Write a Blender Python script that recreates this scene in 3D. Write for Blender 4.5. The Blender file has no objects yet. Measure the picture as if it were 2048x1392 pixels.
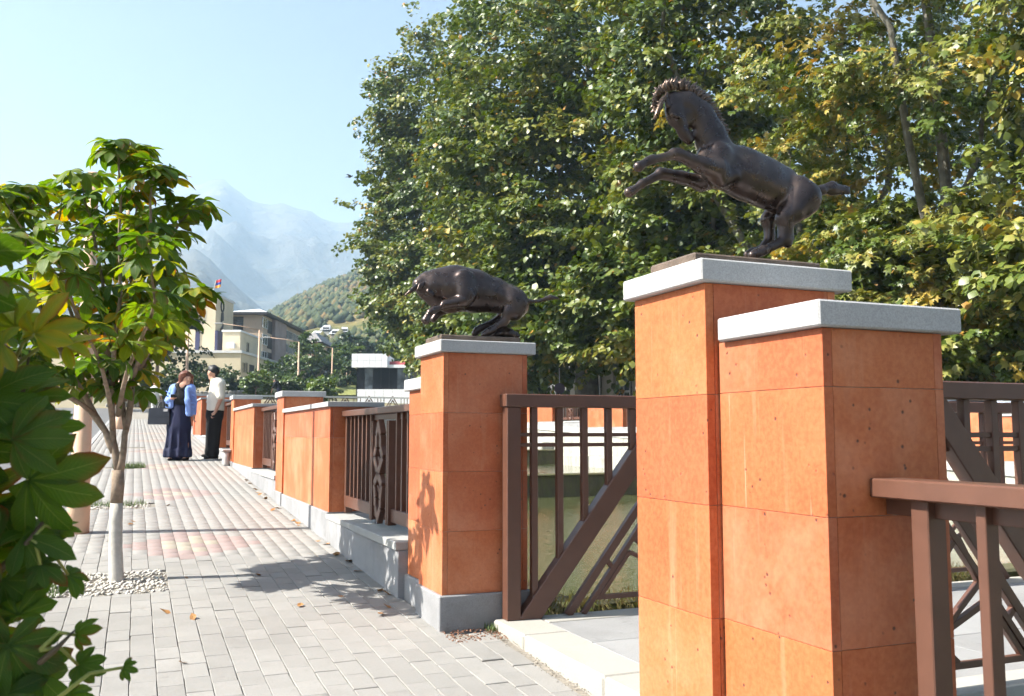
import bpy, math, random
import numpy as np
from mathutils import Matrix, Vector, Quaternion

random.seed(7); RNG = np.random.default_rng(7)
scene = bpy.context.scene
COL = scene.collection

# ---------------------------------------------------------------- camera
FPX, CAMH, SLOPE = 1831.0, 1.31, 0.0445
PITCH = math.atan(172 / FPX); YAW = math.atan(756 / math.hypot(FPX, 172))
FW = np.array([math.sin(YAW), math.cos(YAW), 0.0]); RT = np.array([math.cos(YAW), -math.sin(YAW), 0.0]); ZZ = np.array([0, 0, 1.0])
FT = math.cos(PITCH) * FW + math.sin(PITCH) * ZZ; UP = -math.sin(PITCH) * FW + math.cos(PITCH) * ZZ
CAM = np.array([0, 0, CAMH])
cam_data = bpy.data.cameras.new("camera"); cam = bpy.data.objects.new("camera", cam_data); COL.objects.link(cam)
cam_data.sensor_width = 36; cam_data.lens = FPX / 2048 * 36; cam_data.clip_start = 0.05; cam_data.clip_end = 20000
cam.matrix_world = Matrix(((RT[0], UP[0], -FT[0], 0), (RT[1], UP[1], -FT[1], 0), (RT[2], UP[2], -FT[2], CAMH), (0, 0, 0, 1)))
cam_data.dof.use_dof = True; cam_data.dof.focus_distance = 5.6; cam_data.dof.aperture_fstop = 9.0
scene.camera = cam

# ---------------------------------------------------------------- world, sun, exposure
SUN_EL = math.radians(43); LDIR = np.array([0.991, -0.13, 0.0])            # way the light travels over the ground
LDIR = LDIR / np.linalg.norm(LDIR)
world = bpy.data.worlds.new("World"); scene.world = world; world.use_nodes = True
wn = world.node_tree.nodes; wl = world.node_tree.links
sky = wn.new("ShaderNodeTexSky"); sky.sky_type = 'NISHITA'; sky.sun_disc = False
sky.sun_elevation = SUN_EL; sky.sun_rotation = math.atan2(-LDIR[0], -LDIR[1])
sky.altitude = 300; sky.air_density = 1.0; sky.dust_density = 5.0; sky.ozone_density = 1.0
bg = wn["Background"]; bg.inputs[1].default_value = 0.05
wl.new(sky.outputs[0], bg.inputs[0])
sun_data = bpy.data.lights.new("sun", 'SUN'); sun_data.energy = 5.0; sun_data.angle = math.radians(0.53); sun_data.color = (1.0, 0.95, 0.86)
sun = bpy.data.objects.new("sun", sun_data); COL.objects.link(sun)
LVEC = Vector((LDIR[0] * math.cos(SUN_EL), LDIR[1] * math.cos(SUN_EL), -math.sin(SUN_EL)))
sun.rotation_mode = 'QUATERNION'; sun.rotation_quaternion = LVEC.to_track_quat('-Z', 'Y'); sun.location = (-20, 5, 30)
scene.view_settings.view_transform = 'Standard'; scene.view_settings.look = 'None'
scene.view_settings.gamma = 1.0; scene.view_settings.use_curve_mapping = False
scene.view_settings.exposure = 1.78
scene.render.engine = 'CYCLES'
cy = scene.cycles
cy.max_bounces = 7; cy.diffuse_bounces = 2; cy.glossy_bounces = 3; cy.transmission_bounces = 5; cy.transparent_max_bounces = 8; cy.volume_bounces = 1
cy.use_adaptive_sampling = True; cy.adaptive_threshold = 0.03; cy.adaptive_min_samples = 16; cy.use_denoising = True; cy.sample_clamp_indirect = 6.0

# ---------------------------------------------------------------- placing helpers
def ray(x, y): return FT + (x - 1024) / FPX * RT + (696 - y) / FPX * UP
def at(x, y, d):
    "a spot at level distance d in front of the photographer"
    r = ray(x, y); r = r / (r @ FW); return CAM + d * r
def onX(x, y, X): r = ray(x, y); return CAM + r * (X / r[0])
def onY(x, y, Y): r = ray(x, y); return CAM + r * (Y / r[1])
GY = [-60, 0, 45, 56, 64, 73, 90, 130, 200, 320, 3000]
GZ = [-2.67, 0, 2.0, 2.5, 3.0, 3.7, 5.4, 9.5, 13, 17, 20]
def gz(Y): return float(np.interp(Y, GY, GZ))
ROT = -YAW

# ---------------------------------------------------------------- object helpers
def link(o, parent=None):
    COL.objects.link(o)
    if parent is not None: o.parent = parent
    return o
def thing(name, label, cat, loc=(0, 0, 0), rotz=0.0, group=None):
    o = bpy.data.objects.new(name, None); o.empty_display_size = 0.1
    o.location = loc; o.rotation_euler = (0, 0, rotz); o["label"] = label; o["category"] = cat
    if group: o["group"] = group
    return link(o)
def tag(o, label=None, cat=None, group=None, kind=None):
    if label: o["label"] = label
    if cat: o["category"] = cat
    if group: o["group"] = group
    if kind: o["kind"] = kind
    return o
def copy_tree(o, parent=None):
    c = o.copy(); link(c)
    if parent is not None: c.parent = parent
    for ch in list(o.children): copy_tree(ch, c)
    return c

class MB:
    "collects shapes for ONE mesh"
    def __init__(s): s.v = []; s.f = []
    def add(s, vs, fs):
        n = len(s.v); s.v.extend([tuple(map(float, p)) for p in vs]); s.f.extend([tuple(i + n for i in f) for f in fs]); return s
    def box(s, a, b, ch=0.0):
        (x0, y0, z0), (x1, y1, z1) = a, b
        if ch <= 0:
            vs = [(x0, y0, z0), (x1, y0, z0), (x1, y1, z0), (x0, y1, z0), (x0, y0, z1), (x1, y0, z1), (x1, y1, z1), (x0, y1, z1)]
            return s.add(vs, [(0, 3, 2, 1), (4, 5, 6, 7), (0, 1, 5, 4), (1, 2, 6, 5), (2, 3, 7, 6), (3, 0, 4, 7)])
        c = ch; vs = []; idx = {}
        for i, X in enumerate((x0, x1)):
            for j, Y in enumerate((y0, y1)):
                for k, Zv in enumerate((z0, z1)):
                    dx = c if i == 0 else -c; dy = c if j == 0 else -c; dz = c if k == 0 else -c
                    idx[i, j, k, 0] = len(vs); vs.append((X, Y + dy, Zv + dz))
                    idx[i, j, k, 1] = len(vs); vs.append((X + dx, Y, Zv + dz))
                    idx[i, j, k, 2] = len(vs); vs.append((X + dx, Y + dy, Zv))
        I = lambda i, j, k, a: idx[i, j, k, a]
        fs = []
        fs.append((I(0,0,0,0), I(0,0,1,0), I(0,1,1,0), I(0,1,0,0))); fs.append((I(1,0,0,0), I(1,1,0,0), I(1,1,1,0), I(1,0,1,0)))
        fs.append((I(0,0,0,1), I(1,0,0,1), I(1,0,1,1), I(0,0,1,1))); fs.append((I(0,1,0,1), I(0,1,1,1), I(1,1,1,1), I(1,1,0,1)))
        fs.append((I(0,0,0,2), I(0,1,0,2), I(1,1,0,2), I(1,0,0,2))); fs.append((I(0,0,1,2), I(1,0,1,2), I(1,1,1,2), I(0,1,1,2)))
        for i in (0, 1):
            for j in (0, 1): 
                q = (I(i,j,0,0), I(i,j,0,1), I(i,j,1,1), I(i,j,1,0)); fs.append(q if i == j else q[::-1])
            for k in (0, 1):
                q = (I(i,0,k,0), I(i,1,k,0), I(i,1,k,2), I(i,0,k,2)); fs.append(q if i == k else q[::-1])
        for j in (0, 1):
            for k in (0, 1):
                q = (I(0,j,k,1), I(0,j,k,2), I(1,j,k,2), I(1,j,k,1)); fs.append(q if j == k else q[::-1])
        for i in (0, 1):
            for j in (0, 1):
                for k in (0, 1):
                    t = (I(i,j,k,0), I(i,j,k,2), I(i,j,k,1)); fs.append(t if (i + j + k) % 2 == 0 else t[::-1])
        return s.add(vs, fs)
    def bar(s, p, q, w, d, up=(0, 1, 0), ch=0.0):
        "square bar from p to q; w across, d along 'up'"
        p = np.array(p, float); q = np.array(q, float); ax = q - p; L = np.linalg.norm(ax); ax /= L
        u = np.array(up, float); u -= ax * (u @ ax); u /= np.linalg.norm(u); sdir = np.cross(u, ax)
        m = MB().box((-w / 2, -d / 2, 0), (w / 2, d / 2, L), ch)
        return s.add([p + sdir * a + u * b + ax * c for a, b, c in m.v], m.f)
    def tube(s, pts, rad, n=8, cap=True):
        pts = [np.array(p, float) for p in pts]; m = len(pts)
        if not hasattr(rad, '__len__'): rad = [rad] * m
        vs = []; prev = None
        for i in range(m):
            t = pts[min(i + 1, m - 1)] - pts[max(i - 1, 0)]; t = t / (np.linalg.norm(t) + 1e-9)
            if prev is None:
                a = np.array([1.0, 0, 0]) if abs(t[0]) < 0.8 else np.array([0, 1.0, 0])
            else: a = prev
            u = a - t * (a @ t); u /= np.linalg.norm(u) + 1e-9; w = np.cross(t, u); prev = u
            for k in range(n):
                A = 2 * math.pi * k / n; vs.append(pts[i] + rad[i] * (math.cos(A) * u + math.sin(A) * w))
        fs = [(i * n + k, i * n + (k + 1) % n, (i + 1) * n + (k + 1) % n, (i + 1) * n + k) for i in range(m - 1) for k in range(n)]
        if cap: fs += [tuple(range(n))[::-1], tuple((m - 1) * n + k for k in range(n))]
        return s.add(vs, fs)
    def lathe(s, c, prof, n=16, cap=True):
        vs = [(c[0] + r * math.cos(2 * math.pi * k / n), c[1] + r * math.sin(2 * math.pi * k / n), c[2] + z) for r, z in prof for k in range(n)]
        m = len(prof)
        fs = [(i * n + k, i * n + (k + 1) % n, (i + 1) * n + (k + 1) % n, (i + 1) * n + k) for i in range(m - 1) for k in range(n)]
        if cap: fs += [tuple(range(n))[::-1], tuple((m - 1) * n + k for k in range(n))]
        return s.add(vs, fs)
    def poly(s, pts, z0, z1, axis=2):
        "prism from a plan outline (counter-clockwise)"
        n = len(pts); mk = {2: lambda p, h: (p[0], p[1], h), 1: lambda p, h: (p[0], h, p[1]), 0: lambda p, h: (h, p[0], p[1])}[axis]
        vs = [mk(p, z0) for p in pts] + [mk(p, z1) for p in pts]
        fs = [tuple(range(n))[::-1], tuple(range(n, 2 * n))] + [(i, (i + 1) % n, n + (i + 1) % n, n + i) for i in range(n)]
        return s.add(vs, fs)
    def mesh(s, name, mat, smooth=False):
        me = bpy.data.meshes.new(name); me.from_pydata(s.v, [], s.f); me.update()
        if mat is not None: me.materials.append(mat)
        if smooth: me.polygons.foreach_set("use_smooth", [True] * len(me.polygons))
        return me
    def build(s, name, mat, parent=None, smooth=False):
        return link(bpy.data.objects.new(name, s.mesh(name, mat, smooth)), parent)

def np_mesh(name, V, Fc, mat, parent=None, smooth=False, attr=None, uv=None):
    "fast mesh from arrays; Fc (n,3) or (n,4)"
    me = bpy.data.meshes.new(name); V = np.asarray(V, np.float32); Fc = np.asarray(Fc, np.int32); k = Fc.shape[1]
    me.vertices.add(len(V)); me.vertices.foreach_set("co", V.ravel())
    me.loops.add(Fc.size); me.loops.foreach_set("vertex_index", Fc.ravel())
    me.polygons.add(len(Fc)); me.polygons.foreach_set("loop_start", np.arange(0, Fc.size, k, dtype=np.int32))
    try: me.polygons.foreach_set("loop_total", np.full(len(Fc), k, np.int32))
    except Exception: pass
    if smooth: me.polygons.foreach_set("use_smooth", np.ones(len(Fc), bool))
    if attr is not None:
        a = me.attributes.new("rnd", 'FLOAT', 'POINT'); a.data.foreach_set("value", np.asarray(attr, np.float32))
    if uv is not None:
        l = me.uv_layers.new(name="UVMap"); l.data.foreach_set("uv", np.asarray(uv, np.float32)[Fc.ravel()].ravel())
    me.update(calc_edges=True); me.validate()
    if mat is not None: me.materials.append(mat)
    o = bpy.data.objects.new(name, me); return link(o, parent)

# ---------------------------------------------------------------- signed-distance sculpting (one continuous body)
def seg(a, b, ra, rb=None, k=0.02, sc=(1, 1, 1), op='add'): return dict(a=a, b=b, ra=ra, rb=ra if rb is None else rb, k=k, sc=sc, op=op)
def ball(a, r, k=0.02, sc=(1, 1, 1), op='add'): return seg(a, a, r, r, k, sc, op)
def sdf_mesh(name, prims, h, mat, parent=None, pad=None):
    P = np.array([q['a'] for q in prims] + [q['b'] for q in prims], float)
    Rm = max(max(q['ra'], q['rb']) * max(q['sc']) for q in prims); pad = pad or 2.5 * h
    ext = np.array([[max(q['ra'], q['rb']) * s for s in q['sc']] for q in prims] * 2)
    lo = (P - ext).min(0) - pad; hi = (P + ext).max(0) + pad
    n = np.ceil((hi - lo) / h).astype(int) + 1
    ax = [lo[i] + h * np.arange(n[i]) for i in range(3)]
    Fd = np.full(n, 1e3, np.float32)
    for q in prims:
        a = np.array(q['a'], float); b = np.array(q['b'], float); sc = np.array(q['sc'], float); k = q['k']; rm = max(q['ra'], q['rb'])
        l2 = np.minimum(a, b) - rm * sc - 3 * k - 3 * h; h2 = np.maximum(a, b) + rm * sc + 3 * k + 3 * h
        sl = []
        for i in range(3):
            i0 = max(0, int((l2[i] - lo[i]) / h)); i1 = min(n[i], int((h2[i] - lo[i]) / h) + 2); sl.append(slice(i0, i1))
        X, Y, Zg = np.meshgrid(ax[0][sl[0]], ax[1][sl[1]], ax[2][sl[2]], indexing='ij')
        px, py, pz = (X - a[0]) / sc[0], (Y - a[1]) / sc[1], (Zg - a[2]) / sc[2]; d = (b - a) / sc; dd = d @ d
        t = np.clip((px * d[0] + py * d[1] + pz * d[2]) / dd, 0, 1) if dd > 1e-12 else 0.0 * px
        D = np.sqrt((px - t * d[0]) ** 2 + (py - t * d[1]) ** 2 + (pz - t * d[2]) ** 2) - (q['ra'] + t * (q['rb'] - q['ra']))
        D = D * sc.min(); cur = Fd[tuple(sl)]
        if q['op'] == 'add':
            hh = np.clip(0.5 + 0.5 * (cur - D) / k, 0, 1); Fd[tuple(sl)] = cur * (1 - hh) + D * hh - k * hh * (1 - hh)
        else:
            D = -D; hh = np.clip(0.5 - 0.5 * (cur - D) / k, 0, 1); Fd[tuple(sl)] = cur * (1 - hh) + D * hh + k * hh * (1 - hh)
    S = Fd < 0; c = [slice(None, -1), slice(1, None)]
    cnt = sum(S[c[i], c[j], c[l]].astype(np.int8) for i in (0, 1) for j in (0, 1) for l in (0, 1))
    mask = (cnt > 0) & (cnt < 8); cells = np.argwhere(mask); vid = np.full(mask.shape, -1, np.int64); vid[mask] = np.arange(len(cells))
    acc = np.zeros((len(cells), 3)); num = np.zeros(len(cells))
    off = [(i, j, l) for i in (0, 1) for j in (0, 1) for l in (0, 1)]
    for o1 in off:
        for axn in range(3):
            if o1[axn] == 1: continue
            o2 = list(o1); o2[axn] = 1
            f1 = Fd[tuple((cells + np.array(o1)).T)]; f2 = Fd[tuple((cells + np.array(o2)).T)]
            m = (f1 < 0) != (f2 < 0); t = np.where(m, f1 / np.where(m, f1 - f2, 1), 0)
            pos = np.array(o1, float)[None] + t[:, None] * np.eye(3)[axn][None]
            acc += np.where(m[:, None], pos, 0); num += m
    V = lo + h * (cells + acc / num[:, None]); quads = []
    for axn in range(3):
        u, w = (axn + 1) % 3, (axn + 2) % 3
        s1 = [slice(None)] * 3; s2 = [slice(None)] * 3; s1[axn] = slice(None, -1); s2[axn] = slice(1, None)
        A = S[tuple(s1)]; B = S[tuple(s2)]; e = np.argwhere(A != B)
        e = e[(e[:, u] > 0) & (e[:, w] > 0) & (e[:, u] < n[u] - 1) & (e[:, w] < n[w] - 1)]
        def cid(du, dw):
            q = e.copy(); q[:, u] -= du; q[:, w] -= dw; return vid[tuple(q.T)]
        Q = np.stack([cid(1, 1), cid(0, 1), cid(0, 0), cid(1, 0)], 1); fl = A[tuple(e.T)]
        Q[~fl] = Q[~fl][:, ::-1]; quads.append(Q)
    Q = np.concatenate(quads); Q = Q[(Q >= 0).all(1)]
    return np_mesh(name, V, Q, mat, parent, smooth=True)

# ---------------------------------------------------------------- materials
def nt(name):
    m = bpy.data.materials.new(name); m.use_nodes = True; t = m.node_tree; b = t.nodes["Principled BSDF"]
    return m, t, b
def N(t, typ, **kw):
    n = t.nodes.new(typ)
    for k, v in kw.items(): setattr(n, k, v)
    return n
def noise(t, vec, scale, detail=4, rough=0.55, out=0):
    n = N(t, "ShaderNodeTexNoise"); n.inputs["Scale"].default_value = scale; n.inputs["Detail"].default_value = detail; n.inputs["Roughness"].default_value = rough
    if vec is not None: t.links.new(vec, n.inputs["Vector"])
    return n.outputs[out]
def ramp(t, fac, stops, interp='LINEAR'):
    r = N(t, "ShaderNodeValToRGB"); e = r.color_ramp.elements; r.color_ramp.interpolation = interp
    while len(e) < len(stops): e.new(0.5)
    for el, (p, c) in zip(e, stops):
        el.position = p; el.color = tuple(c) + (1,) if len(c) == 3 else c
    t.links.new(fac, r.inputs[0]); return r.outputs[0]
def mix(t, fac, a, b, mode='MIX'):
    m = N(t, "ShaderNodeMix", data_type='RGBA', blend_type=mode)
    for s, v in ((m.inputs[0], fac), (m.inputs[6], a), (m.inputs[7], b)):
        if hasattr(v, 'is_linked'): t.links.new(v, s)
        elif isinstance(v, (int, float)): s.default_value = v
        else: s.default_value = tuple(v) + (1,)
    return m.outputs[2]
def math_(t, op, a, b=0.0, clamp=False):
    m = N(t, "ShaderNodeMath", operation=op); m.use_clamp = clamp
    for s, v in ((m.inputs[0], a), (m.inputs[1], b)):
        if hasattr(v, 'is_linked'): t.links.new(v, s)
        else: s.default_value = v
    return m.outputs[0]
def coords(t, scale=(1, 1, 1), kind="Object", rnd=True):
    tc = N(t, "ShaderNodeTexCoord"); mp = N(t, "ShaderNodeMapping"); mp.inputs["Scale"].default_value = scale
    t.links.new(tc.outputs[kind], mp.inputs[0])
    if rnd:
        oi = N(t, "ShaderNodeObjectInfo"); v = N(t, "ShaderNodeVectorMath", operation='SCALE'); v.inputs[0].default_value = (13.1, 7.7, 9.3)
        t.links.new(oi.outputs["Random"], v.inputs["Scale"]); t.links.new(v.outputs[0], mp.inputs["Location"])
    return mp.outputs[0]
def objrnd(t): return N(t, "ShaderNodeObjectInfo").outputs["Random"]
def bump(t, b, h, strength=0.3, dist=0.01):
    n = N(t, "ShaderNodeBump"); n.inputs["Strength"].default_value = strength; n.inputs["Distance"].default_value = dist
    t.links.new(h, n.inputs["Height"]); t.links.new(n.outputs[0], b.inputs["Normal"])
def simple(name, col, rough=0.6, var=0.15, scale=6.0, bmp=0.15, bdist=0.004, metal=0.0, spec=0.4, ovar=0.12, detail=5):
    m, t, b = nt(name); v = coords(t); n = noise(t, v, scale, detail)
    d = [max(0, c * (1 - var)) for c in col]; l = [min(1, c * (1 + var)) for c in col]
    c = ramp(t, n, [(0.3, d), (0.7, l)])
    if ovar:
        hs = N(t, "ShaderNodeHueSaturation"); t.links.new(c, hs.inputs["Color"])
        t.links.new(math_(t, 'ADD', math_(t, 'MULTIPLY', objrnd(t), 2 * ovar), 1 - ovar), hs.inputs["Value"]); c = hs.outputs[0]
    t.links.new(c, b.inputs["Base Color"]); b.inputs["Roughness"].default_value = rough; b.inputs["Metallic"].default_value = metal
    b.inputs["Specular IOR Level"].default_value = spec
    if bmp: bump(t, b, noise(t, v, scale * 7, 3), bmp, bdist)
    return m

def mat_tuff(name, base):
    m, t, b = nt(name); v = coords(t)
    big = noise(t, v, 2.2, 5, 0.6); r, g, bl = base
    c = ramp(t, big, [(0.28, (r * 0.82, g * 0.74, bl * 0.66)), (0.5, base), (0.72, (r * 1.16, g * 1.45, bl * 1.9))])
    fine = noise(t, v, 60, 3, 0.7); c = mix(t, 0.22, c, ramp(t, fine, [(0.35, (0.26, 0.07, 0.025)), (0.65, (0.60, 0.24, 0.10))]))
    bl_ = noise(t, v, 1.1, 6, 0.7); c = mix(t, math_(t, 'MULTIPLY', ramp(t, bl_, [(0.50, (0, 0, 0)), (0.70, (1, 1, 1))]), 0.40), c, (0.56, 0.27, 0.155))
    dk_ = noise(t, coords(t, (1.3, 1.3, 0.8)), 2.6, 6, 0.7); c = mix(t, math_(t, 'MULTIPLY', ramp(t, dk_, [(0.56, (0, 0, 0)), (0.74, (1, 1, 1))]), 0.35), c, (0.24, 0.055, 0.020))
    # vertical rain streaks and pale limescale
    vs = coords(t, (9, 9, 0.55)); st = noise(t, vs, 1.6, 4, 0.65); sm = ramp(t, st, [(0.58, (0, 0, 0)), (0.74, (1, 1, 1))])
    c = mix(t, math_(t, 'MULTIPLY', sm, 0.42), c, (0.52, 0.27, 0.16))
    vd = coords(t, (16, 16, 0.35)); sd = noise(t, vd, 1.9, 3, 0.6); c = mix(t, math_(t, 'MULTIPLY', ramp(t, sd, [(0.70, (0, 0, 0)), (0.76, (1, 1, 1))]), 0.45), c, (0.60, 0.42, 0.31))
    st2 = noise(t, vs, 2.7, 3, 0.6); sm2 = ramp(t, st2, [(0.62, (0, 0, 0)), (0.8, (1, 1, 1))]); c = mix(t, math_(t, 'MULTIPLY', sm2, 0.25), c, (0.22, 0.065, 0.024))
    vo = N(t, "ShaderNodeTexVoronoi"); vo.inputs["Scale"].default_value = 30; t.links.new(v, vo.inputs["Vector"])
    pick = noise(t, v, 11, 2); pit = math_(t, 'MULTIPLY', ramp(t, vo.outputs["Distance"], [(0.11, (1, 1, 1)), (0.19, (0, 0, 0))]), ramp(t, pick, [(0.55, (0, 0, 0)), (0.60, (1, 1, 1))]))
    c = mix(t, math_(t, 'MULTIPLY', pit, 0.8), c, (0.05, 0.03, 0.025))
    hs = N(t, "ShaderNodeHueSaturation"); t.links.new(c, hs.inputs["Color"]); t.links.new(math_(t, 'ADD', math_(t, 'MULTIPLY', objrnd(t), 0.14), 0.93), hs.inputs["Value"])
    t.links.new(math_(t, 'ADD', math_(t, 'MULTIPLY', objrnd(t), 0.007), 0.4945), hs.inputs["Hue"])
    t.links.new(hs.outputs[0], b.inputs["Base Color"]); b.inputs["Roughness"].default_value = 0.62; b.inputs["Specular IOR Level"].default_value = 0.35
    hgt = math_(t, 'SUBTRACT', math_(t, 'MULTIPLY', fine, 0.25), pit); bump(t, b, hgt, 0.5, 0.004)
    return m
def mat_granite(name, base, speck=0.35, rough=0.75, stain=0.2, world=0.0):
    m, t, b = nt(name); v = coords(t); f = noise(t, v, 220, 2, 0.8); big = noise(t, v, 3.5, 5, 0.6)
    lo = [c * (1 - speck) for c in base]; hi = [min(1, c * (1 + speck)) for c in base]
    c = ramp(t, f, [(0.32, lo), (0.5, base), (0.68, hi)]); c = mix(t, math_(t, 'MULTIPLY', ramp(t, big, [(0.45, (0, 0, 0)), (0.75, (1, 1, 1))]), stain), c, [q * 0.5 for q in base])
    if world:
        gp = N(t, "ShaderNodeNewGeometry").outputs["Position"]; wn_ = noise(t, gp, 1.1, 6, 0.65); c = mix(t, math_(t, 'MULTIPLY', ramp(t, wn_, [(0.48, (0, 0, 0)), (0.68, (1, 1, 1))]), world), c, [q * 0.55 for q in base])
        w2 = noise(t, gp, 9, 4, 0.7); c = mix(t, math_(t, 'MULTIPLY', ramp(t, w2, [(0.62, (0, 0, 0)), (0.70, (1, 1, 1))]), world * 0.8), c, [q * 0.4 for q in base])
    hs = N(t, "ShaderNodeHueSaturation"); t.links.new(c, hs.inputs["Color"]); t.links.new(math_(t, 'ADD', math_(t, 'MULTIPLY', objrnd(t), 0.16), 0.92), hs.inputs["Value"])
    t.links.new(hs.outputs[0], b.inputs["Base Color"]); b.inputs["Roughness"].default_value = rough; b.inputs["Specular IOR Level"].default_value = 0.3
    bump(t, b, math_(t, 'ADD', math_(t, 'MULTIPLY', f, 0.5), noise(t, v, 35, 4)), 0.35, 0.003); return m
def mat_leaf(name, stops, attr=True, trans=0.35, rough=0.42, uvvein=False, spec=0.5):
    m, t, b = nt(name); out = t.nodes["Material Output"]
    if attr: at_ = N(t, "ShaderNodeAttribute", attribute_name="rnd"); fac = at_.outputs["Fac"]
    else:
        sc_ = N(t, "ShaderNodeSeparateColor"); t.links.new(N(t, "ShaderNodeObjectInfo").outputs["Color"], sc_.inputs[0]); fac = sc_.outputs[0]
    if uvvein:
        uvn = N(t, "ShaderNodeUVMap"); sx = N(t, "ShaderNodeSeparateXYZ"); t.links.new(uvn.outputs[0], sx.inputs[0])
        au = math_(t, 'ABSOLUTE', sx.outputs[0]); ph = math_(t, 'SUBTRACT', math_(t, 'MULTIPLY', sx.outputs[1], 13.0), math_(t, 'MULTIPLY', au, 3.2))
        fr = math_(t, 'FRACT', ph); vein = math_(t, 'ABSOLUTE', math_(t, 'SUBTRACT', fr, 0.5))      # 0..0.5
        nz = noise(t, coords(t), 9, 3); fac = math_(t, 'ADD', fac, math_(t, 'MULTIPLY', math_(t, 'SUBTRACT', nz, 0.5), 0.22))
        fac = math_(t, 'ADD', fac, math_(t, 'MULTIPLY', math_(t, 'SUBTRACT', au, 0.45), 0.10))
    c = ramp(t, fac, stops)
    if uvvein:
        c = mix(t, math_(t, 'MULTIPLY', ramp(t, vein, [(0.42, (0, 0, 0)), (0.5, (1, 1, 1))]), 0.16), c, (0.30, 0.34, 0.08))
        c = mix(t, ramp(t, au, [(0.0, (0.4, 0.4, 0.4)), (0.05, (0, 0, 0))]), c, (0.28, 0.32, 0.10))
        edge = math_(t, 'ADD', math_(t, 'POWER', au, 3.0), math_(t, 'MULTIPLY', math_(t, 'POWER', sx.outputs[1], 6.0), 0.8))
        br = math_(t, 'MULTIPLY', edge, ramp(t, noise(t, coords(t), 6, 4), [(0.52, (0, 0, 0)), (0.66, (1, 1, 1))]), True)
        c = mix(t, br, c, (0.16, 0.055, 0.015)); bump(t, b, vein, 0.4, 0.005)
    t.links.new(c, b.inputs["Base Color"]); b.inputs["Roughness"].default_value = rough; b.inputs["Specular IOR Level"].default_value = spec
    tr = N(t, "ShaderNodeBsdfTranslucent"); hs = N(t, "ShaderNodeHueSaturation"); hs.inputs["Hue"].default_value = 0.485; hs.inputs["Saturation"].default_value = 1.15; hs.inputs["Value"].default_value = 1.7
    t.links.new(c, hs.inputs["Color"]); t.links.new(hs.outputs[0], tr.inputs[0])
    mx = N(t, "ShaderNodeMixShader"); mx.inputs[0].default_value = trans
    t.links.new(b.outputs[0], mx.inputs[1]); t.links.new(tr.outputs[0], mx.inputs[2]); t.links.new(mx.outputs[0], out.inputs[0]); return m

M = {}
M['tuff'] = mat_tuff("orange_tuff", (0.41, 0.110, 0.038))
M['cap'] = mat_granite("cap_granite", (0.38, 0.38, 0.38), 0.2, 0.75, 0.25, 0.25)
M['plinth'] = mat_granite("plinth_basalt", (0.27, 0.272, 0.28), 0.22, 0.8, 0.5, 0.5)
M['ledge'] = mat_granite("ledge_stone", (0.33, 0.33, 0.32), 0.18, 0.8, 0.35)
M['paver'] = mat_granite("paver_grey", (0.246, 0.238, 0.224), 0.15, 0.85, 0.20, 0.26)
M['paver_red'] = mat_granite("paver_red", (0.285, 0.222, 0.207), 0.14, 0.85, 0.2, 0.35)
M['paver_yellow'] = mat_granite("paver_yellow", (0.290, 0.262, 0.212), 0.14, 0.85, 0.2)
M['sand'] = simple("joint_sand", (0.22, 0.20, 0.17), 0.95, 0.35, 40, 0.4, 0.004, ovar=0)
M['deck'] = mat_granite("deck_stone", (0.27, 0.27, 0.27), 0.13, 0.7, 0.25, 0.35)
M['decklight'] = mat_granite("deck_edge_stone", (0.36, 0.345, 0.31), 0.13, 0.8, 0.2)
M['iron'] = simple("brown_painted_iron", (0.104, 0.047, 0.031), 0.38, 0.10, 14, 0.10, 0.002, spec=0.5, ovar=0.05)
M['asphalt'] = mat_granite("asphalt", (0.13, 0.13, 0.132), 0.3, 0.9, 0.25)
M['white'] = simple("white_paint", (0.72, 0.72, 0.70), 0.7, 0.08, 20, 0.1)
M['bark'] = simple("young_bark", (0.27, 0.205, 0.150), 0.85, 0.35, 22, 0.5, 0.01)
M['whitewash'] = simple("whitewashed_bark", (0.50, 0.475, 0.43), 0.9, 0.14, 30, 0.5, 0.006)
M['twig'] = simple("green_brown_twig", (0.085, 0.060, 0.030), 0.6, 0.3, 20, 0.2)
M['petiole'] = simple("leaf_stalk", (0.24, 0.26, 0.06), 0.5, 0.2, 20, 0)
M['plane_bark'] = simple("plane_bark", (0.13, 0.12, 0.095), 0.85, 0.45, 3.5, 0.6, 0.03)
M['pole'] = simple("pinkish_painted_pole", (0.54, 0.365, 0.25), 0.55, 0.10, 8, 0.08)
G = lambda *s: [(p, c) for p, c in s]
M['plane_leaf'] = mat_leaf("plane_leaf", G((0.0, (0.026, 0.052, 0.008)), (0.35, (0.068, 0.108, 0.016)), (0.62, (0.140, 0.165, 0.030)), (0.84, (0.26, 0.245, 0.06)), (0.94, (0.36, 0.26, 0.05)), (1.0, (0.28, 0.10, 0.022))), True, 0.20)
M['bush_leaf'] = mat_leaf("bush_leaf", G((0.0, (0.020, 0.042, 0.010)), (0.6, (0.055, 0.095, 0.024)), (1.0, (0.13, 0.19, 0.035))), True, 0.25)
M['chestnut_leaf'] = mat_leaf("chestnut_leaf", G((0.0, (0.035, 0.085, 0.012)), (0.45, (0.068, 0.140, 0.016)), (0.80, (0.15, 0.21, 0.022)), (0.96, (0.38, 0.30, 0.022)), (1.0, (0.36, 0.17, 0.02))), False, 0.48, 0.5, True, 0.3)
M['dry_leaf'] = simple("dry_leaf", (0.30, 0.15, 0.05), 0.8, 0.3, 12, 0.2)
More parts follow.
